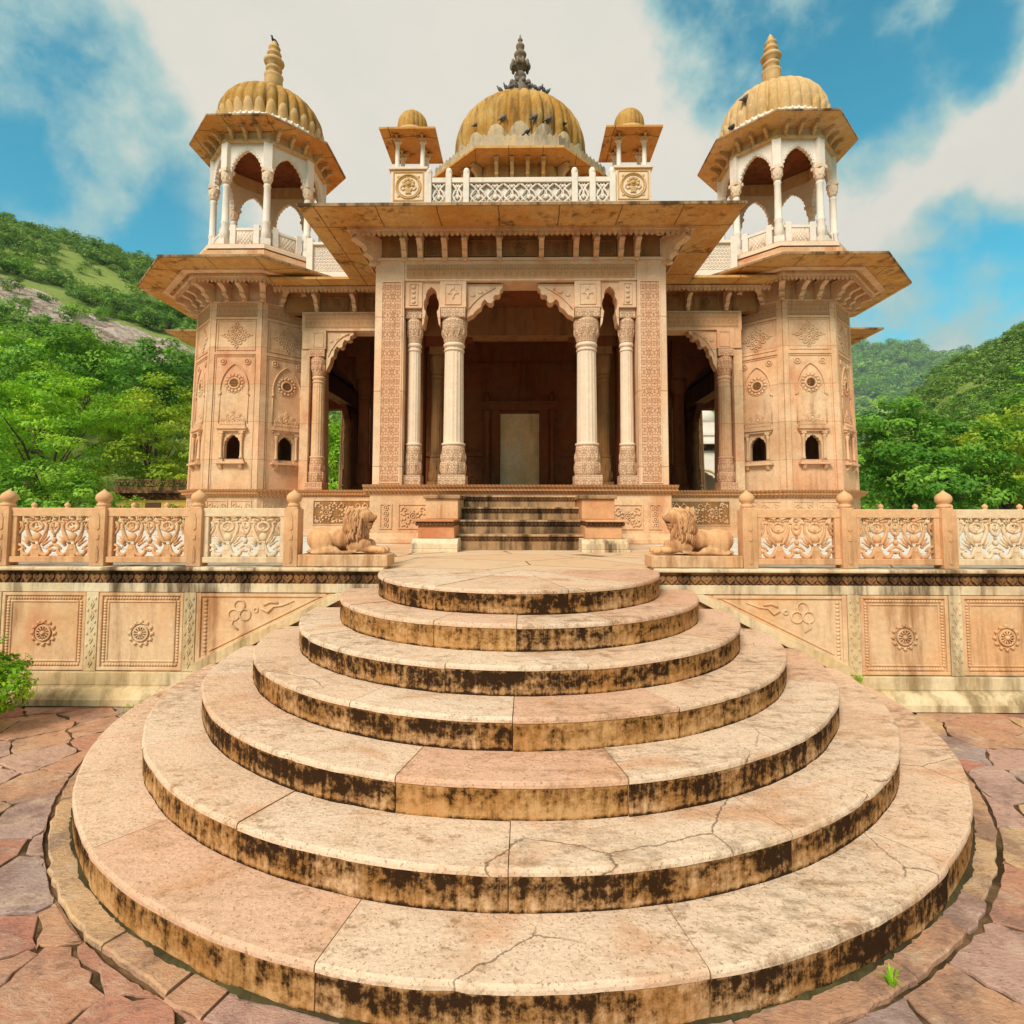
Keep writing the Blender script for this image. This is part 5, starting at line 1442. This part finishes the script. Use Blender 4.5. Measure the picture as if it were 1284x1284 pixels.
for (x, y, z, rz, l, dk) in [(-1.32, 15.70, 13.10, 200, 'pigeon on the petals at the left shoulder of the central dome', 0), (-.52, 15.27, 12.98, 190, 'pigeon standing mid dome, left of the centre rib, on the petal tips', 0),
        (.38, 15.25, 12.98, 195, 'pigeon standing mid dome, right of the centre rib, on the petal tips', 0), (.80, 15.39, 13.02, 205, 'pigeon on the petal tips between centre and right shoulder of the central dome', 0),
        (1.27, 15.69, 13.10, 300, 'pigeon on the petals at the right shoulder of the central dome', 1), (.18, 15.16, 12.46, 180, 'pigeon low at the foot of the central dome near its middle', 1),
        (-1.42, 15.62, 12.40, 150, 'pigeon low at the left foot of the central dome', 1), (1.95, 16.2, 12.05, 30, 'pigeon at the right end of the central dome eave', 0),
        (-.20, 17.1, 16.12, 260, 'pigeon clinging to the left of the central finial', 0), (.18, 16.9, 15.35, 250, 'pigeon perched above the row, beside the right of the central finial', 0),
        (-TX, TY, 12.80, 60, 'dark bird on the very tip of the left kiosk finial', 1), (-9.22, 14.04, 6.40, 120, 'dark pigeon on the corner of the far left eave', 1),
        (4.98, 11.75, 10.78, 200, 'small pigeon high on the left flank of the right kiosk dome', 0), (4.66, 11.72, 10.08, 220, 'dark pigeon on the left eave edge of the right kiosk', 1)]:
    pigeon(x, y, z, rz, l, dk, .95)
for o in [o for o in bpy.data.objects if o.name.startswith('pigeon_proto')]: bpy.data.objects.remove(o)

# ------------------------------------------------------------------ leaves
def bulk_mesh(name, V, F4, tone, mats, uv=False, mi=None):
    me = bpy.data.meshes.new(name); n = len(F4)
    me.vertices.add(len(V)); me.vertices.foreach_set('co', np.asarray(V, dtype=np.float32).ravel())
    me.loops.add(n * 4); me.loops.foreach_set('vertex_index', np.asarray(F4, dtype=np.int32).ravel())
    me.polygons.add(n); me.polygons.foreach_set('loop_start', np.arange(0, n * 4, 4, dtype=np.int32))
    me.update(calc_edges=True)
    a = me.attributes.new('tone', 'FLOAT', 'FACE'); a.data.foreach_set('value', np.asarray(tone, dtype=np.float32))
    for m in mats: me.materials.append(m)
    me.validate(); return me
def leaf_quads(rg, C, Nn, size, jit=.9, aspect=.5, droop=.3):
    """C centres (n,3), Nn facing normals; rhombic leaves"""
    n = len(C)
    nn = Nn + rg.normal(0, jit, (n, 3)) * .42; nn /= np.linalg.norm(nn, axis=1, keepdims=True) + 1e-9
    t = rg.normal(0, 1, (n, 3)); t -= (t * nn).sum(1, keepdims=True) * nn; t /= np.linalg.norm(t, axis=1, keepdims=True) + 1e-9
    t[:, 2] -= droop * .5
    b = np.cross(nn, t); s = size * rg.uniform(.6, 1.35, (n, 1))
    P0 = C - t * s * .5; P1 = C + b * s * aspect * .5 - t * s * .05 + nn * s * .08; P2 = C + t * s * .5; P3 = C - b * s * aspect * .5 - t * s * .05 + nn * s * .08
    V = np.stack([P0, P1, P2, P3], 1).reshape(-1, 3); F = np.arange(n * 4).reshape(n, 4)
    return V, F
def crown(seed, blobs, nclump, nleaf, cs, size, flat=.6, aspect=.5, edge=.55, tone_hi=0.0):
    rg = np.random.default_rng(seed); Cs = []; Ns = []; Ts = []
    vol = np.array([b[3] * b[4] * b[5] for b in blobs]) ** .67; vol = vol / vol.sum()
    for bi, bl in enumerate(blobs):
        k = max(3, int(nclump * vol[bi])); c = np.array(bl[:3]); r = np.array(bl[3:])
        d = rg.normal(0, 1, (k, 3)); d /= np.linalg.norm(d, axis=1, keepdims=True)
        rr = rg.uniform(max(edge, .72), 1.06, (k, 1)); cc = c + d * r * rr
        for j in range(k):
            n = max(6, int(nleaf * rg.uniform(.5, 1.4))); q = rg.normal(0, 1, (n, 3)); q /= np.linalg.norm(q, axis=1, keepdims=True)
            rad = cs * rg.uniform(.6, 1.3)
            q2 = q * rg.uniform(.35, 1.0, (n, 1)) ** .6 * rad; q2[:, 2] *= flat
            Cs.append(cc[j] + q2); nr = q * .45 + d[j] * .75 + np.array([0, 0, .55]); Ns.append(nr)
            base = rg.uniform(.22, .92) + tone_hi
            Ts.append(np.clip(base + rg.normal(0, .14, n), 0, 1))
    C = np.concatenate(Cs); Nn = np.concatenate(Ns); T = np.concatenate(Ts)
    V, F = leaf_quads(rg, C, Nn, size, aspect=aspect)
    return V, F, T
def tree(name, base, label, cat, blobs, leaf, nclump, nleaf, cs, size, seed, flat=.6, trunk=.18, aspect=.5, edge=.55, group=None, limbs=True, tone_hi=0.0):
    t = thing(name, base, label, cat, group)
    V, F, T = crown(seed, blobs, nclump, nleaf, cs, size, flat, aspect, edge, tone_hi)
    me = bulk_mesh('crown', V, F, T, [M[leaf]]); o = bpy.data.objects.new('crown', me); COL.objects.link(o); o.parent = t
    r = random.Random(seed); b = MB()
    c0 = blobs[0]; fork = c0[2] * .45
    b.tube([(0, 0, -.6), (.05, .02, fork * .5), (.1 * r.uniform(-1, 1), .1 * r.uniform(-1, 1), fork)], [trunk * 1.3, trunk, trunk * .8], 8)
    for bl in blobs:
        for _ in range(1):
            e = (bl[0] + r.uniform(-.6, .6) * bl[3], bl[1] + r.uniform(-.6, .6) * bl[4], bl[2] + r.uniform(-.2, .6) * bl[5])
            m = (e[0] * .4 + r.uniform(-.2, .2), e[1] * .4 + r.uniform(-.2, .2), fork + (e[2] - fork) * .5)
            b.tube([(0, 0, fork * .9), m, e], [trunk * .4, trunk * .22, trunk * .05], 6)
    tr = b.build('trunk', M['bark'], None); tr.parent = t
    return t
def ball(cx, cy, cz, rx, ry, rz, k, seed, sc=.55):
    """an uneven crown: k lobes round an ellipsoid"""
    r = random.Random(seed); L = [(cx, cy, cz, rx * .7, ry * .7, rz * .7)]
    for i in range(k):
        a = 2 * PI * i / k + r.uniform(-.4, .4); e = r.uniform(-.6, 1.0)
        q = math.cos(e * 1.2)
        L.append((cx + rx * .68 * q * math.cos(a), cy + ry * .68 * q * math.sin(a), cz + rz * .68 * math.sin(e * 1.3), rx * sc * r.uniform(.7, 1.1), ry * sc * r.uniform(.7, 1.1), rz * sc * r.uniform(.7, 1.1)))
    return L
# left of the building
tree('spreading_tree', (-19.2, 22, .3), 'bright green tree with layered sprays at the left edge above the balustrade', 'tree', ball(0, 0, 4.3, 4.0, 3.0, 2.3, 9, 1) + [(-2.5, -.8, 2.2, 1.8, 1.5, 1.3), (0, -1, 2.0, 1.8, 1.5, 1.3), (2.2, -.5, 2.2, 1.6, 1.4, 1.2)], 'leaf_bright', 230, 100, .55, .15, 11, flat=.42, aspect=.42)
tree('branching_tree', (-27.2, 32, 1.1), 'dark spreading tree with visible branches below the rocky band, on the left slope', 'tree', ball(0, 0, 8.2, 4.8, 3.4, 2.5, 9, 2), 'leaf_mid', 190, 95, .75, .21, 12, flat=.5, edge=.6)
tree('round_tree', (-20.6, 30, 1), 'rounded deep green tree just left of the left tower, high on the slope', 'tree', ball(0, 0, 8.0, 2.5, 2.2, 1.9, 7, 3), 'leaf_dark', 85, 90, .6, .20, 13)
tree('leafy_tree', (-16.4, 24.5, .3), 'yellow-green tree close against the left tower, above the ochre outbuilding', 'tree', ball(0, 0, 4.6, 2.5, 2.0, 2.4, 8, 4) + [(-1, -.5, 2.4, 1.6, 1.4, 1.2), (1, -.5, 2.6, 1.5, 1.3, 1.2)], 'leaf_yellow', 180, 95, .5, .15, 14, flat=.5)
tree('leafy_tree', (-35, 37, 1.8), 'large mid green tree at the left edge, behind the branching tree', 'tree', ball(0, 0, 8.6, 5.0, 3.5, 3.0, 8, 5), 'leaf_bright', 160, 85, .85, .24, 15)
tree('flowering_bush', (-16.0, 19.2, .3), 'low tangled bushes with ochre patches behind the left balustrade', 'bush', [(-3, 0, 1.9, 1.7, 1.1, 1.5), (-1.2, .2, 1.8, 1.6, 1.1, 1.4), (.4, -.2, 1.6, 1.4, 1, 1.2), (1.5, .3, 1.0, 1.0, .8, .9), (-4.6, .2, 2.0, 1.6, 1.1, 1.6)], 'leaf_mid', 260, 80, .38, .13, 16, trunk=.06, tone_hi=.12)
tree('bush', (-12.3, 19.6, .4), 'small dark bush at the right of the ochre outbuilding', 'bush', ball(0, 0, 1.0, .8, .6, .75, 5, 7), 'leaf_dark', 45, 60, .25, .10, 17, trunk=.05)
tree('leafy_tree', (-24.5, 27, .5), 'mid green tree filling the gap behind the bright left tree', 'tree', ball(0, 0, 6.2, 3.2, 2.2, 2.0, 7, 8), 'leaf_bright', 170, 90, .55, .17, 18, flat=.5)
tree('garden_tree', (-10.2, 30, .3), 'bright tree seen through the opening left of the porch', 'tree', ball(0, 0, 4.0, 2.2, 2.0, 2.6, 7, 9), 'leaf_bright', 90, 80, .6, .2, 19)
# right of the building
tree('dense_tree', (15.2, 21.5, -.5), 'dense dark green tree standing against the right tower', 'tree', ball(0, 0, 3.7, 2.9, 2.3, 2.6, 10, 21) + [(-1.6, -.8, 2.0, 1.3, 1.2, 1.2), (.2, -1, 1.9, 1.4, 1.2, 1.2), (1.8, -.8, 2.0, 1.3, 1.2, 1.2)], 'leaf_dark', 240, 105, .5, .17, 21, tone_hi=.12)
tree('leafy_tree', (21.3, 24.5, .3), 'lighter yellow-green tree at the right edge above the balustrade', 'tree', ball(0, 0, 3.3, 3.2, 2.4, 2.0, 8, 22), 'leaf_yellow', 200, 95, .5, .16, 22, flat=.5)
tree('leafy_tree', (18.9, 26.5, -.3), 'mid green tree between the dense tree and the yellow-green one on the right', 'tree', ball(0, 0, 3.1, 2.2, 2.0, 2.1, 7, 23), 'leaf_mid', 160, 90, .5, .17, 23)
tree('leafy_tree', (27.5, 29, .3), 'mid green tree just beyond the right edge', 'tree', ball(0, 0, 4.6, 3.4, 2.4, 2.8, 7, 24), 'leaf_mid', 90, 80, .7, .22, 24)
tree('garden_tree', (11.9, 38, .3), 'dark tree rising behind the white pavilion seen through the right opening', 'tree', ball(0, 0, 6.4, 2.4, 2.0, 2.6, 6, 25), 'leaf_mid', 80, 80, .6, .2, 25)
# bush in the left foreground
tree('box_bush', (-4.36, 4.28, 0), 'small bright leafy bush by the foot of the left terrace wall', 'bush', ball(0.03, 0, .44, .40, .36, .42, 8, 31), 'leaf_bright', 330, 75, .085, .032, 31, trunk=.02, aspect=.55)

# ------------------------------------------------------------------ hills
def lerp_tab(tab, x):
    if x <= tab[0][0]: return tab[0][1]
    for (a, va), (b, vb) in zip(tab, tab[1:]):
        if x <= b:
            t = (x - a) / (b - a); t = t * t * (3 - 2 * t); return va + (vb - va) * t
    return tab[-1][1]
from mathutils import noise as mnoise
def fbm(x, y, s, o=4):
    return mnoise.fractal(Vector((x * s, y * s, 1.7)), 1.0, 2.0, o)
HL = [(-85, .34), (-62, .40), (-45, .402), (-38, .395), (-33, .390), (-28, .34), (-20, .26), (-12, .18), (-5, .09), (4, .0)]
HR = [(14, .0), (24, .03), (31, .085), (33.5, .13), (35.7, .18), (37.9, .217), (40, .232), (42.6, .252), (48, .30), (60, .34), (85, .33)]
HF = [(-4, .05), (12, .19), (20, .235), (28, .255), (31, .255), (33.6, .247), (37.9, .22), (44, .19), (60, .15), (80, .1)]
def hill_z(tab, r0, r1, pw, amp, az, r):
    e = lerp_tab(tab, az); s = (r - r0) / (r1 - r0)
    if s <= 0: return -.06
    p = s ** pw if s <= 1 else max(0, 1 - (s - 1) * .9)
    x, y = r * math.sin(R_(az)), r * math.cos(R_(az))
    return -.06 + e * r1 * p + fbm(x, y, .035) * amp * min(1, s * 3) * min(1, e * 8)
def hill(name, tab, r0, r1, r2, pw, amp, mat, na, nr, rock=None):
    a0, a1 = tab[0][0], tab[-1][0]; V = []; F = []; rk = []
    for j in range(nr + 1):
        r = r0 + (r2 - r0) * j / nr
        for i in range(na + 1):
            az = a0 + (a1 - a0) * i / na; z = hill_z(tab, r0, r1, pw, amp, az, r)
            V.append((r * math.sin(R_(az)), r * math.cos(R_(az)), z)); rk.append(rock(az, r) if rock else 0)
            if rock and rk[-1] > .3: V[-1] = (V[-1][0], V[-1][1], z + abs(fbm(V[-1][0], V[-1][1], .35)) * 1.6 * rk[-1])
    for j in range(nr):
        for i in range(na):
            a = j * (na + 1) + i; F.append((a, a + 1, a + na + 2, a + na + 1))
    me = bulk_mesh(name, V, F, [0] * len(F), [mat])
    at = me.attributes.new('rock', 'FLOAT', 'POINT'); at.data.foreach_set('value', np.array(rk, dtype=np.float32))
    me.polygons.foreach_set('use_smooth', np.ones(len(F), dtype=bool))
    o = bpy.data.objects.new(name, me); COL.objects.link(o); tag(o, kind='structure'); return o
def hillmat():
    n = N('hillside'); P = n.obj()
    g = n.mix(n.noise(P, .12, 6, .65), (.22, .31, .05, 1), (.40, .46, .12, 1))
    g = n.mix(n.step(n.noise(P, .45, 5, .7), .52, .7, 0, .5), g, (.13, .22, .03, 1))
    k = n.noise(P, .5, 7, .75)
    rc = n.mix(n.step(k, .38, .62), (.30, .20, .15, 1), (.72, .58, .47, 1))
    ro = n.math('ADD', n.attr('rock'), n.math('MULTIPLY', n.math('SUBTRACT', n.noise(P, .25, 5, .7), .5), 1.3))
    c = n.mix(n.step(ro, .34, .50), g, rc)
    M['hill'] = n.principled(c, .95, n.bump(n.math('ADD', k, n.noise(P, 2.2, 5, .7)), 1.0, .6), .1)
hillmat()
def rock_l(az, r):
    e = hill_z(HL, 28, 170, 1.25, 0, az, r) / r
    c = .288 + (az + 43.5) / 11.5 * -.040
    d = abs(e - c) / .036
    return max(0, 1 - d * d * .9) * (1 if -48 < az < -25 else .4)
def rock_r(az, r):
    x, y = r * math.sin(R_(az)), r * math.cos(R_(az))
    return 1.2 * max(0, 1 - math.hypot((az - 38.6) / 1.0, (r - 62) / 10)) + 1.0 * max(0, 1 - math.hypot((az - 42.5) / .9, (r - 75) / 8))
hill('left_hill', HL, 28, 170, 300, 1.25, 2.2, M['hill'], 170, 110, rock_l)
hill('right_hill', HR, 30, 150, 260, 1.25, 2.0, M['hill'], 150, 90, rock_r)
hill('far_hill', HF, 600, 1200, 1600, 1.1, 14, M['hill'], 110, 60)

# scrub: crowns on the slopes
def shrub_data(seed, k, sz):
    V, F, T = crown(seed, ball(0, 0, .50, .58, .58, .42, 5, seed), 26, k, .24, sz, flat=.6, aspect=.6)
    return V, F, T
SH = [shrub_data(100 + i, 18, .13) for i in range(5)]; SHF = [shrub_data(200 + i, 48, .085) for i in range(5)]
SHM = [bulk_mesh('scrub_crown', v, f, t, [M['leaf_hill'] if i % 2 else M['leaf_mid']]) for i, (v, f, t) in enumerate(SHF)]
rs2 = random.Random(77)
def scatter(tab, r0, r1, pw, amp, azr, n, rr, rock, size, keep):
    out = []
    tries = 0
    while len(out) < n and tries < n * 12:
        tries += 1
        az = rs2.uniform(*azr); r = math.sqrt(rs2.uniform(rr[0] ** 2, rr[1] ** 2))
        if lerp_tab(tab, az) < .03: continue
        if rock and rock(az, r) > .15 and rs2.random() < .95: continue
        x, y = r * math.sin(R_(az)), r * math.cos(R_(az))
        if fbm(x + 50, y, .05, 3) < keep and rs2.random() < .7: continue
        out.append((x, y, hill_z(tab, r0, r1, pw, amp, az, r) - .2, size * rs2.uniform(.6, 1.5) * (.8 + r / r1 * .35)))
    return out
def individuals(pts, label, group, name='hill_shrub'):
    for (x, y, z, s) in pts:
        o = bpy.data.objects.new(name, rs2.choice(SHM)); COL.objects.link(o); o.location = (x, y, z); o.rotation_euler = (0, 0, rs2.uniform(0, 6.28)); o.scale = (s, s, s * rs2.uniform(.75, 1.1))
        tag(o, label, 'shrub', group)
def mass(name, pts, leaf):
    Vs = []; Fs = []; Ts = []; b = 0
    for (x, y, z, s) in pts:
        v, f, t = SH[rs2.randrange(5)]; a = rs2.uniform(0, 6.28); c, q = math.cos(a) * s, math.sin(a) * s
        w = np.empty_like(v); w[:, 0] = v[:, 0] * c - v[:, 1] * q + x; w[:, 1] = v[:, 0] * q + v[:, 1] * c + y; w[:, 2] = v[:, 2] * s * .9 + z
        Vs.append(w); Fs.append(f + b); Ts.append(np.clip(t + rs2.uniform(-.25, .2), 0, 1)); b += len(v)
    me = bulk_mesh(name, np.concatenate(Vs), np.concatenate(Fs), np.concatenate(Ts), [M[leaf]]); o = bpy.data.objects.new(name, me); COL.objects.link(o); return tag(o, kind='stuff')
L1 = scatter(HL, 28, 170, 1.25, 2.2, (-47, -29), 190, (52, 120), rock_l, 2.5, -.25)
individuals(L1, 'rounded green shrub on the left hillside among many alike', 'shrubs on the left hillside')
L2 = scatter(HL, 28, 170, 1.25, 2.2, (-50, -24), 720, (40, 182), rock_l, 2.4, -.2) + scatter(HL, 28, 170, 1.25, 2.2, (-80, -50), 260, (40, 176), None, 4.5, -.2) + scatter(HL, 28, 170, 1.25, 2.2, (-24, -6), 200, (40, 170), None, 4.5, -.2)
mass('hillside_scrub', L2, 'leaf_hill')
R1 = scatter(HR, 30, 150, 1.25, 2.0, (33, 46), 150, (45, 105), rock_r, 2.3, -.25)
individuals(R1, 'rounded green shrub on the right hillside among many alike', 'shrubs on the right hillside')
R2 = scatter(HR, 30, 150, 1.25, 2.0, (31, 50), 700, (38, 162), rock_r, 2.2, -.2) + scatter(HR, 30, 150, 1.25, 2.0, (50, 80), 200, (38, 150), None, 4.5, -.2)
mass('hillside_scrub', R2, 'leaf_hill')
F1 = scatter(HF, 600, 1200, 1.1, 14, (26, 44), 1500, (640, 1225), None, 15, -.3) + scatter(HF, 600, 1200, 1.1, 14, (-2, 26), 200, (640, 1200), None, 26, -.3)
mass('far_hill_woods', F1, 'leaf_mid')

# ------------------------------------------------------------------ outbuilding, white pavilion, weeds
def outbuilding():
    t = thing('outbuilding', (-14.4, 22.0, 0), 'small ochre plastered outbuilding with dark overhang left of the left tower', 'building')
    b = MB(); b.box(-15.9, -12.9, 21.4, 24, 0, 2.35); w = b.build('wall', M['ochre_wall'], t)
    b = MB(); b.box(-14.7, -14.1, 21.36, 21.402, .5, 2.0); b.build('window', M['void'], w)
    b = MB(); b.box(-16.2, -12.6, 21.05, 24.2, 2.36, 2.46); b.prism([(21.15, 2.30), (21.4, 2.10), (21.4, 2.358), (21.15, 2.358)], -15.9, -12.9, 'yz'); b.build('overhang', M['frieze_dark'], t)
    b = MB(); b.box(-15.95, -12.85, 21.35, 21.5, 2.462, 2.60); b.box(-15.95, -12.85, 21.36, 21.48, 2.86, 2.92)
    for i in range(13):
        x = -15.8 + i * .235; b.torus((x, 21.40, 2.73), .085, .028, 10, 5); b.ell((x + .117, 21.40, 2.67), (.03, .03, .06), 6, 4)
    b.build('parapet', M['frieze_dark'], t)
outbuilding()
def pavilion():
    cx, cy = 10.6, 33.5
    t = thing('white_pavilion', (cx, cy, 0), 'white domed pavilion glimpsed through the opening right of the porch', 'pavilion')
    def bx(b, a): b.box(cx - a, cx + a, cy - a, cy + a, *bx.z)
    b = MB(); b.box(cx - 1.5, cx + 1.5, cy - 1.5, cy + 1.5, 0, 1.6)
    for s in (-1, 1):
        b.box(cx + s * 1.3 - .2, cx + s * 1.3 + .2, cy - 1.5, cy + 1.5, 1.6, 5.2)
    b.box(cx - 1.08, cx + 1.08, cy + 1.1, cy + 1.5, 1.6, 5.2)
    arch_plate(b, cx - 1.08, cx + 1.08, 2.9, 4.0, cx - 1.1, cx + 1.1, 2.9, 5.2, cy - 1.48, cy - 1.2, n=5)
    w = b.build('wall', M['white'], t)
    b = MB(); b.torus((cx, cy - 1.5, 3.2), .9, .07, 24, 6); b.box(cx - .5, cx - .05, cy - 1.62, cy - 1.5, 1.6, 2.7); b.build('carved_arch', M['ochre_pale'], w)
    b = MB(); b.box(cx - 1.65, cx + 1.65, cy - 1.65, cy + 1.65, 5.2, 5.34); b.box(cx - 1.7, cx + 1.7, cy - 1.7, cy + 1.7, 5.34, 5.55); b.build('bracket_course', M['frieze_dark'], t)
    b = MB(); b.box(cx - 2.0, cx + 2.0, cy - 2.0, cy + 2.0, 5.55, 5.72); b.build('eave', M['white'], t)
    b = MB(); b.box(cx - 1.5, cx + 1.5, cy - 1.5, cy + 1.5, 5.722, 6.1); b.box(cx - 1.6, cx + 1.6, cy - 1.6, cy + 1.6, 6.1, 6.25); b.box(cx - 1.2, cx + 1.2, cy - 1.2, cy + 1.2, 6.25, 6.9)
    b.lathe([(1.1, 6.9), (1.2, 7.1), (1.15, 7.5), (.8, 7.9), (.3, 8.1), (.08, 8.3), (.02, 8.9)], c=(cx, cy, 0), seg=24); b.build('dome', M['white'], t)
pavilion()
def tuft(x, y, z, label, n, h, seed, spread=.05):
    r = random.Random(seed); b = MB()
    for i in range(n):
        a = r.uniform(0, 2 * PI); d = r.uniform(.3, 1); hh = h * r.uniform(.5, 1.1); sx, sy = math.cos(a), math.sin(a); w = .0035 * h / .07
        px, py = x + sx * spread * r.uniform(0, .5), y + sy * spread * r.uniform(0, .5)
        pts = [(px, py, z), (px + sx * d * hh * .4, py + sy * d * hh * .4, z + hh * .7), (px + sx * d * hh * .95, py + sy * d * hh * .95, z + hh * .8)]
        b.tone = r.uniform(.3, 1)
        b.add([(pts[0][0] - sy * w, pts[0][1] + sx * w, z), (pts[0][0] + sy * w, pts[0][1] - sx * w, z), (pts[1][0] + sy * w, pts[1][1] - sx * w, pts[1][2]), (pts[1][0] - sy * w, pts[1][1] + sx * w, pts[1][2]), (pts[2][0], pts[2][1], pts[2][2])], [(0, 1, 2, 3), (3, 2, 4)])
    o = b.build('grass_tuft', M['leaf_bright'], None); tag(o, label, 'grass')
tuft(1.37, 2.14, .0, 'small grass tuft growing from a crack by the right kerb', 26, .06, 1, .03)
tuft(2.98, 4.96, .24, 'small green weed at the foot of the right white stringer', 22, .08, 2, .05)
tuft(-3.35, 4.86, .0, 'thin weeds along the base of the left terrace wall', 60, .05, 3, .5)

# ------------------------------------------------------------------ air, sky, sun, camera
def haze():
    b = MB(); b.box(-2600, 2600, -950, 2600, -1.2, 420)
    n = N('air'); v = n.node('VolumePrincipled'); v.inputs['Color'].default_value = (.72, .84, .95, 1); v.inputs['Density'].default_value = HAZE
    o = n.node('OutputMaterial'); n.t.links.new(v.outputs[0], o.inputs['Volume'])
    ob = b.build('haze', n.mat, None); tag(ob, kind='stuff')
HAZE = .00022
haze()

SUN_EL, SUN_AZ = 42, 206        # azimuth measured from +Y clockwise: behind the camera, a little to the left
w = bpy.data.worlds.new('World'); SC.world = w; w.use_nodes = True
nt = w.node_tree; nt.nodes.clear()
class W(N):
    def __init__(s, t): s.t = t
n = W(nt)
sky = n.node('TexSky', {'sky_type': 'NISHITA', 'sun_disc': False, 'sun_elevation': R_(SUN_EL), 'sun_rotation': R_(SUN_AZ), 'altitude': 400, 'air_density': 1.0, 'dust_density': .6, 'ozone_density': 2.0}).outputs[0]
sky = n.mix(1.0, sky, (.07, 1.50, 1.32, 1), 'MULTIPLY')
D = n.node('TexCoord').outputs['Generated']
nz = n.node('TexNoise', Vector=D, Scale=3.2, Detail=7, Roughness=.58)
wob = n.node('VectorMath', {'operation': 'SUBTRACT'}, i0=nz.outputs[1], i1=(.5, .5, .5)).outputs[0]
wv = n.node('VectorMath', {'operation': 'SCALE'}, i0=wob); wv.inputs['Scale'].default_value = .34
Dw = n.node('VectorMath', {'operation': 'ADD'}, i0=D, i1=wv.outputs[0]).outputs[0]
Dw = n.node('VectorMath', {'operation': 'NORMALIZE'}, i0=Dw).outputs[0]
blue = None
for (dx, dy, dz), rin, rout in [((-.585, .60, .548), 3, 11), ((-.64, .66, .385), 5, 12), ((-.53, .735, .42), 2, 10), ((.36, .69, .625), 2, 9), ((.30, .69, .66), 2, 9), ((.44, .70, .56), 1, 8), ((.615, .727, .31), 3, 9), ((.54, .79, .28), 1, 8), ((.52, .62, .60), 0, 6),
                                ((-.9, .3, .3), 10, 30), ((.9, .2, .35), 10, 30), ((.3, -.9, .4), 15, 40), ((-.5, -.6, .6), 10, 30)]:
    v = Vector((dx, dy, dz)).normalized()
    d = n.node('VectorMath', {'operation': 'DOT_PRODUCT'}, i0=Dw, i1=tuple(v)).outputs[1]
    m = n.step(d, math.cos(R_(rout)), math.cos(R_(rin)))
    blue = m if blue is None else n.math('MAXIMUM', blue, m)
puff = n.node('TexNoise', Vector=D, Scale=4.5, Detail=8, Roughness=.6).outputs[0]
blue = n.math('MULTIPLY', blue, n.step(puff, .72, .36, .15, 1.0))
cl = n.noise(n.mapping(Dw, (1, 1, 1.8)), 2.6, 7, .6)
cloud = n.mix(n.step(cl, .3, .62), (5.8, 5.55, 4.95, 1), (6.4, 5.95, 5.15, 1))
col = n.mix(n.step(blue, .02, .5), cloud, (3.0, 4.6, 4.5, 1)); col = n.mix(n.step(blue, .35, .95), col, sky)
bg = n.node('Background'); n.set(bg.inputs['Color'], col); bg.inputs['Strength'].default_value = .1
o = n.node('OutputWorld'); nt.links.new(bg.outputs[0], o.inputs[0])

s = bpy.data.lights.new('sun', 'SUN'); s.energy = 3.4; s.angle = R_(20); s.color = (1, .92, .82)
so = bpy.data.objects.new('sun', s); COL.objects.link(so)
sd = Vector((math.sin(R_(SUN_AZ)) * math.cos(R_(SUN_EL)), math.cos(R_(SUN_AZ)) * math.cos(R_(SUN_EL)), math.sin(R_(SUN_EL))))
so.rotation_euler = sd.to_track_quat('Z', 'Y').to_euler(); so.location = (0, 0, 40)

cam = bpy.data.cameras.new('camera'); co = bpy.data.objects.new('camera', cam); COL.objects.link(co)
cam.sensor_width = 36; cam.lens = 690.76 / 1284 * 36; cam.shift_x = -1.667 / 1284; cam.shift_y = -45.3 / 1284; cam.clip_start = .05; cam.clip_end = 6000
yaw, pit, rol = .01456, .06214, .00192
f = Vector((-math.sin(yaw) * math.cos(pit), math.cos(yaw) * math.cos(pit), math.sin(pit))); r0 = Vector((math.cos(yaw), math.sin(yaw), 0)); u0 = r0.cross(f)
Rv = r0 * math.cos(rol) + u0 * math.sin(rol); Uv = u0 * math.cos(rol) - r0 * math.sin(rol)
mt = Matrix((Rv, Uv, -f)).transposed().to_4x4(); mt.translation = (.02045, 0, 1.72884)
co.matrix_world = mt
SC.camera = co
vs = SC.view_settings; SC.display_settings.display_device = 'sRGB'; vs.view_transform = 'Standard'; vs.look = 'None'; vs.gamma = 1; vs.exposure = 0.38
SC.cycles.max_bounces = 6; SC.cycles.diffuse_bounces = 3; SC.cycles.glossy_bounces = 2; SC.cycles.transmission_bounces = 2; SC.cycles.volume_bounces = 0; SC.cycles.transparent_max_bounces = 4
SC.cycles.use_denoising = True; SC.cycles.sample_clamp_indirect = 6
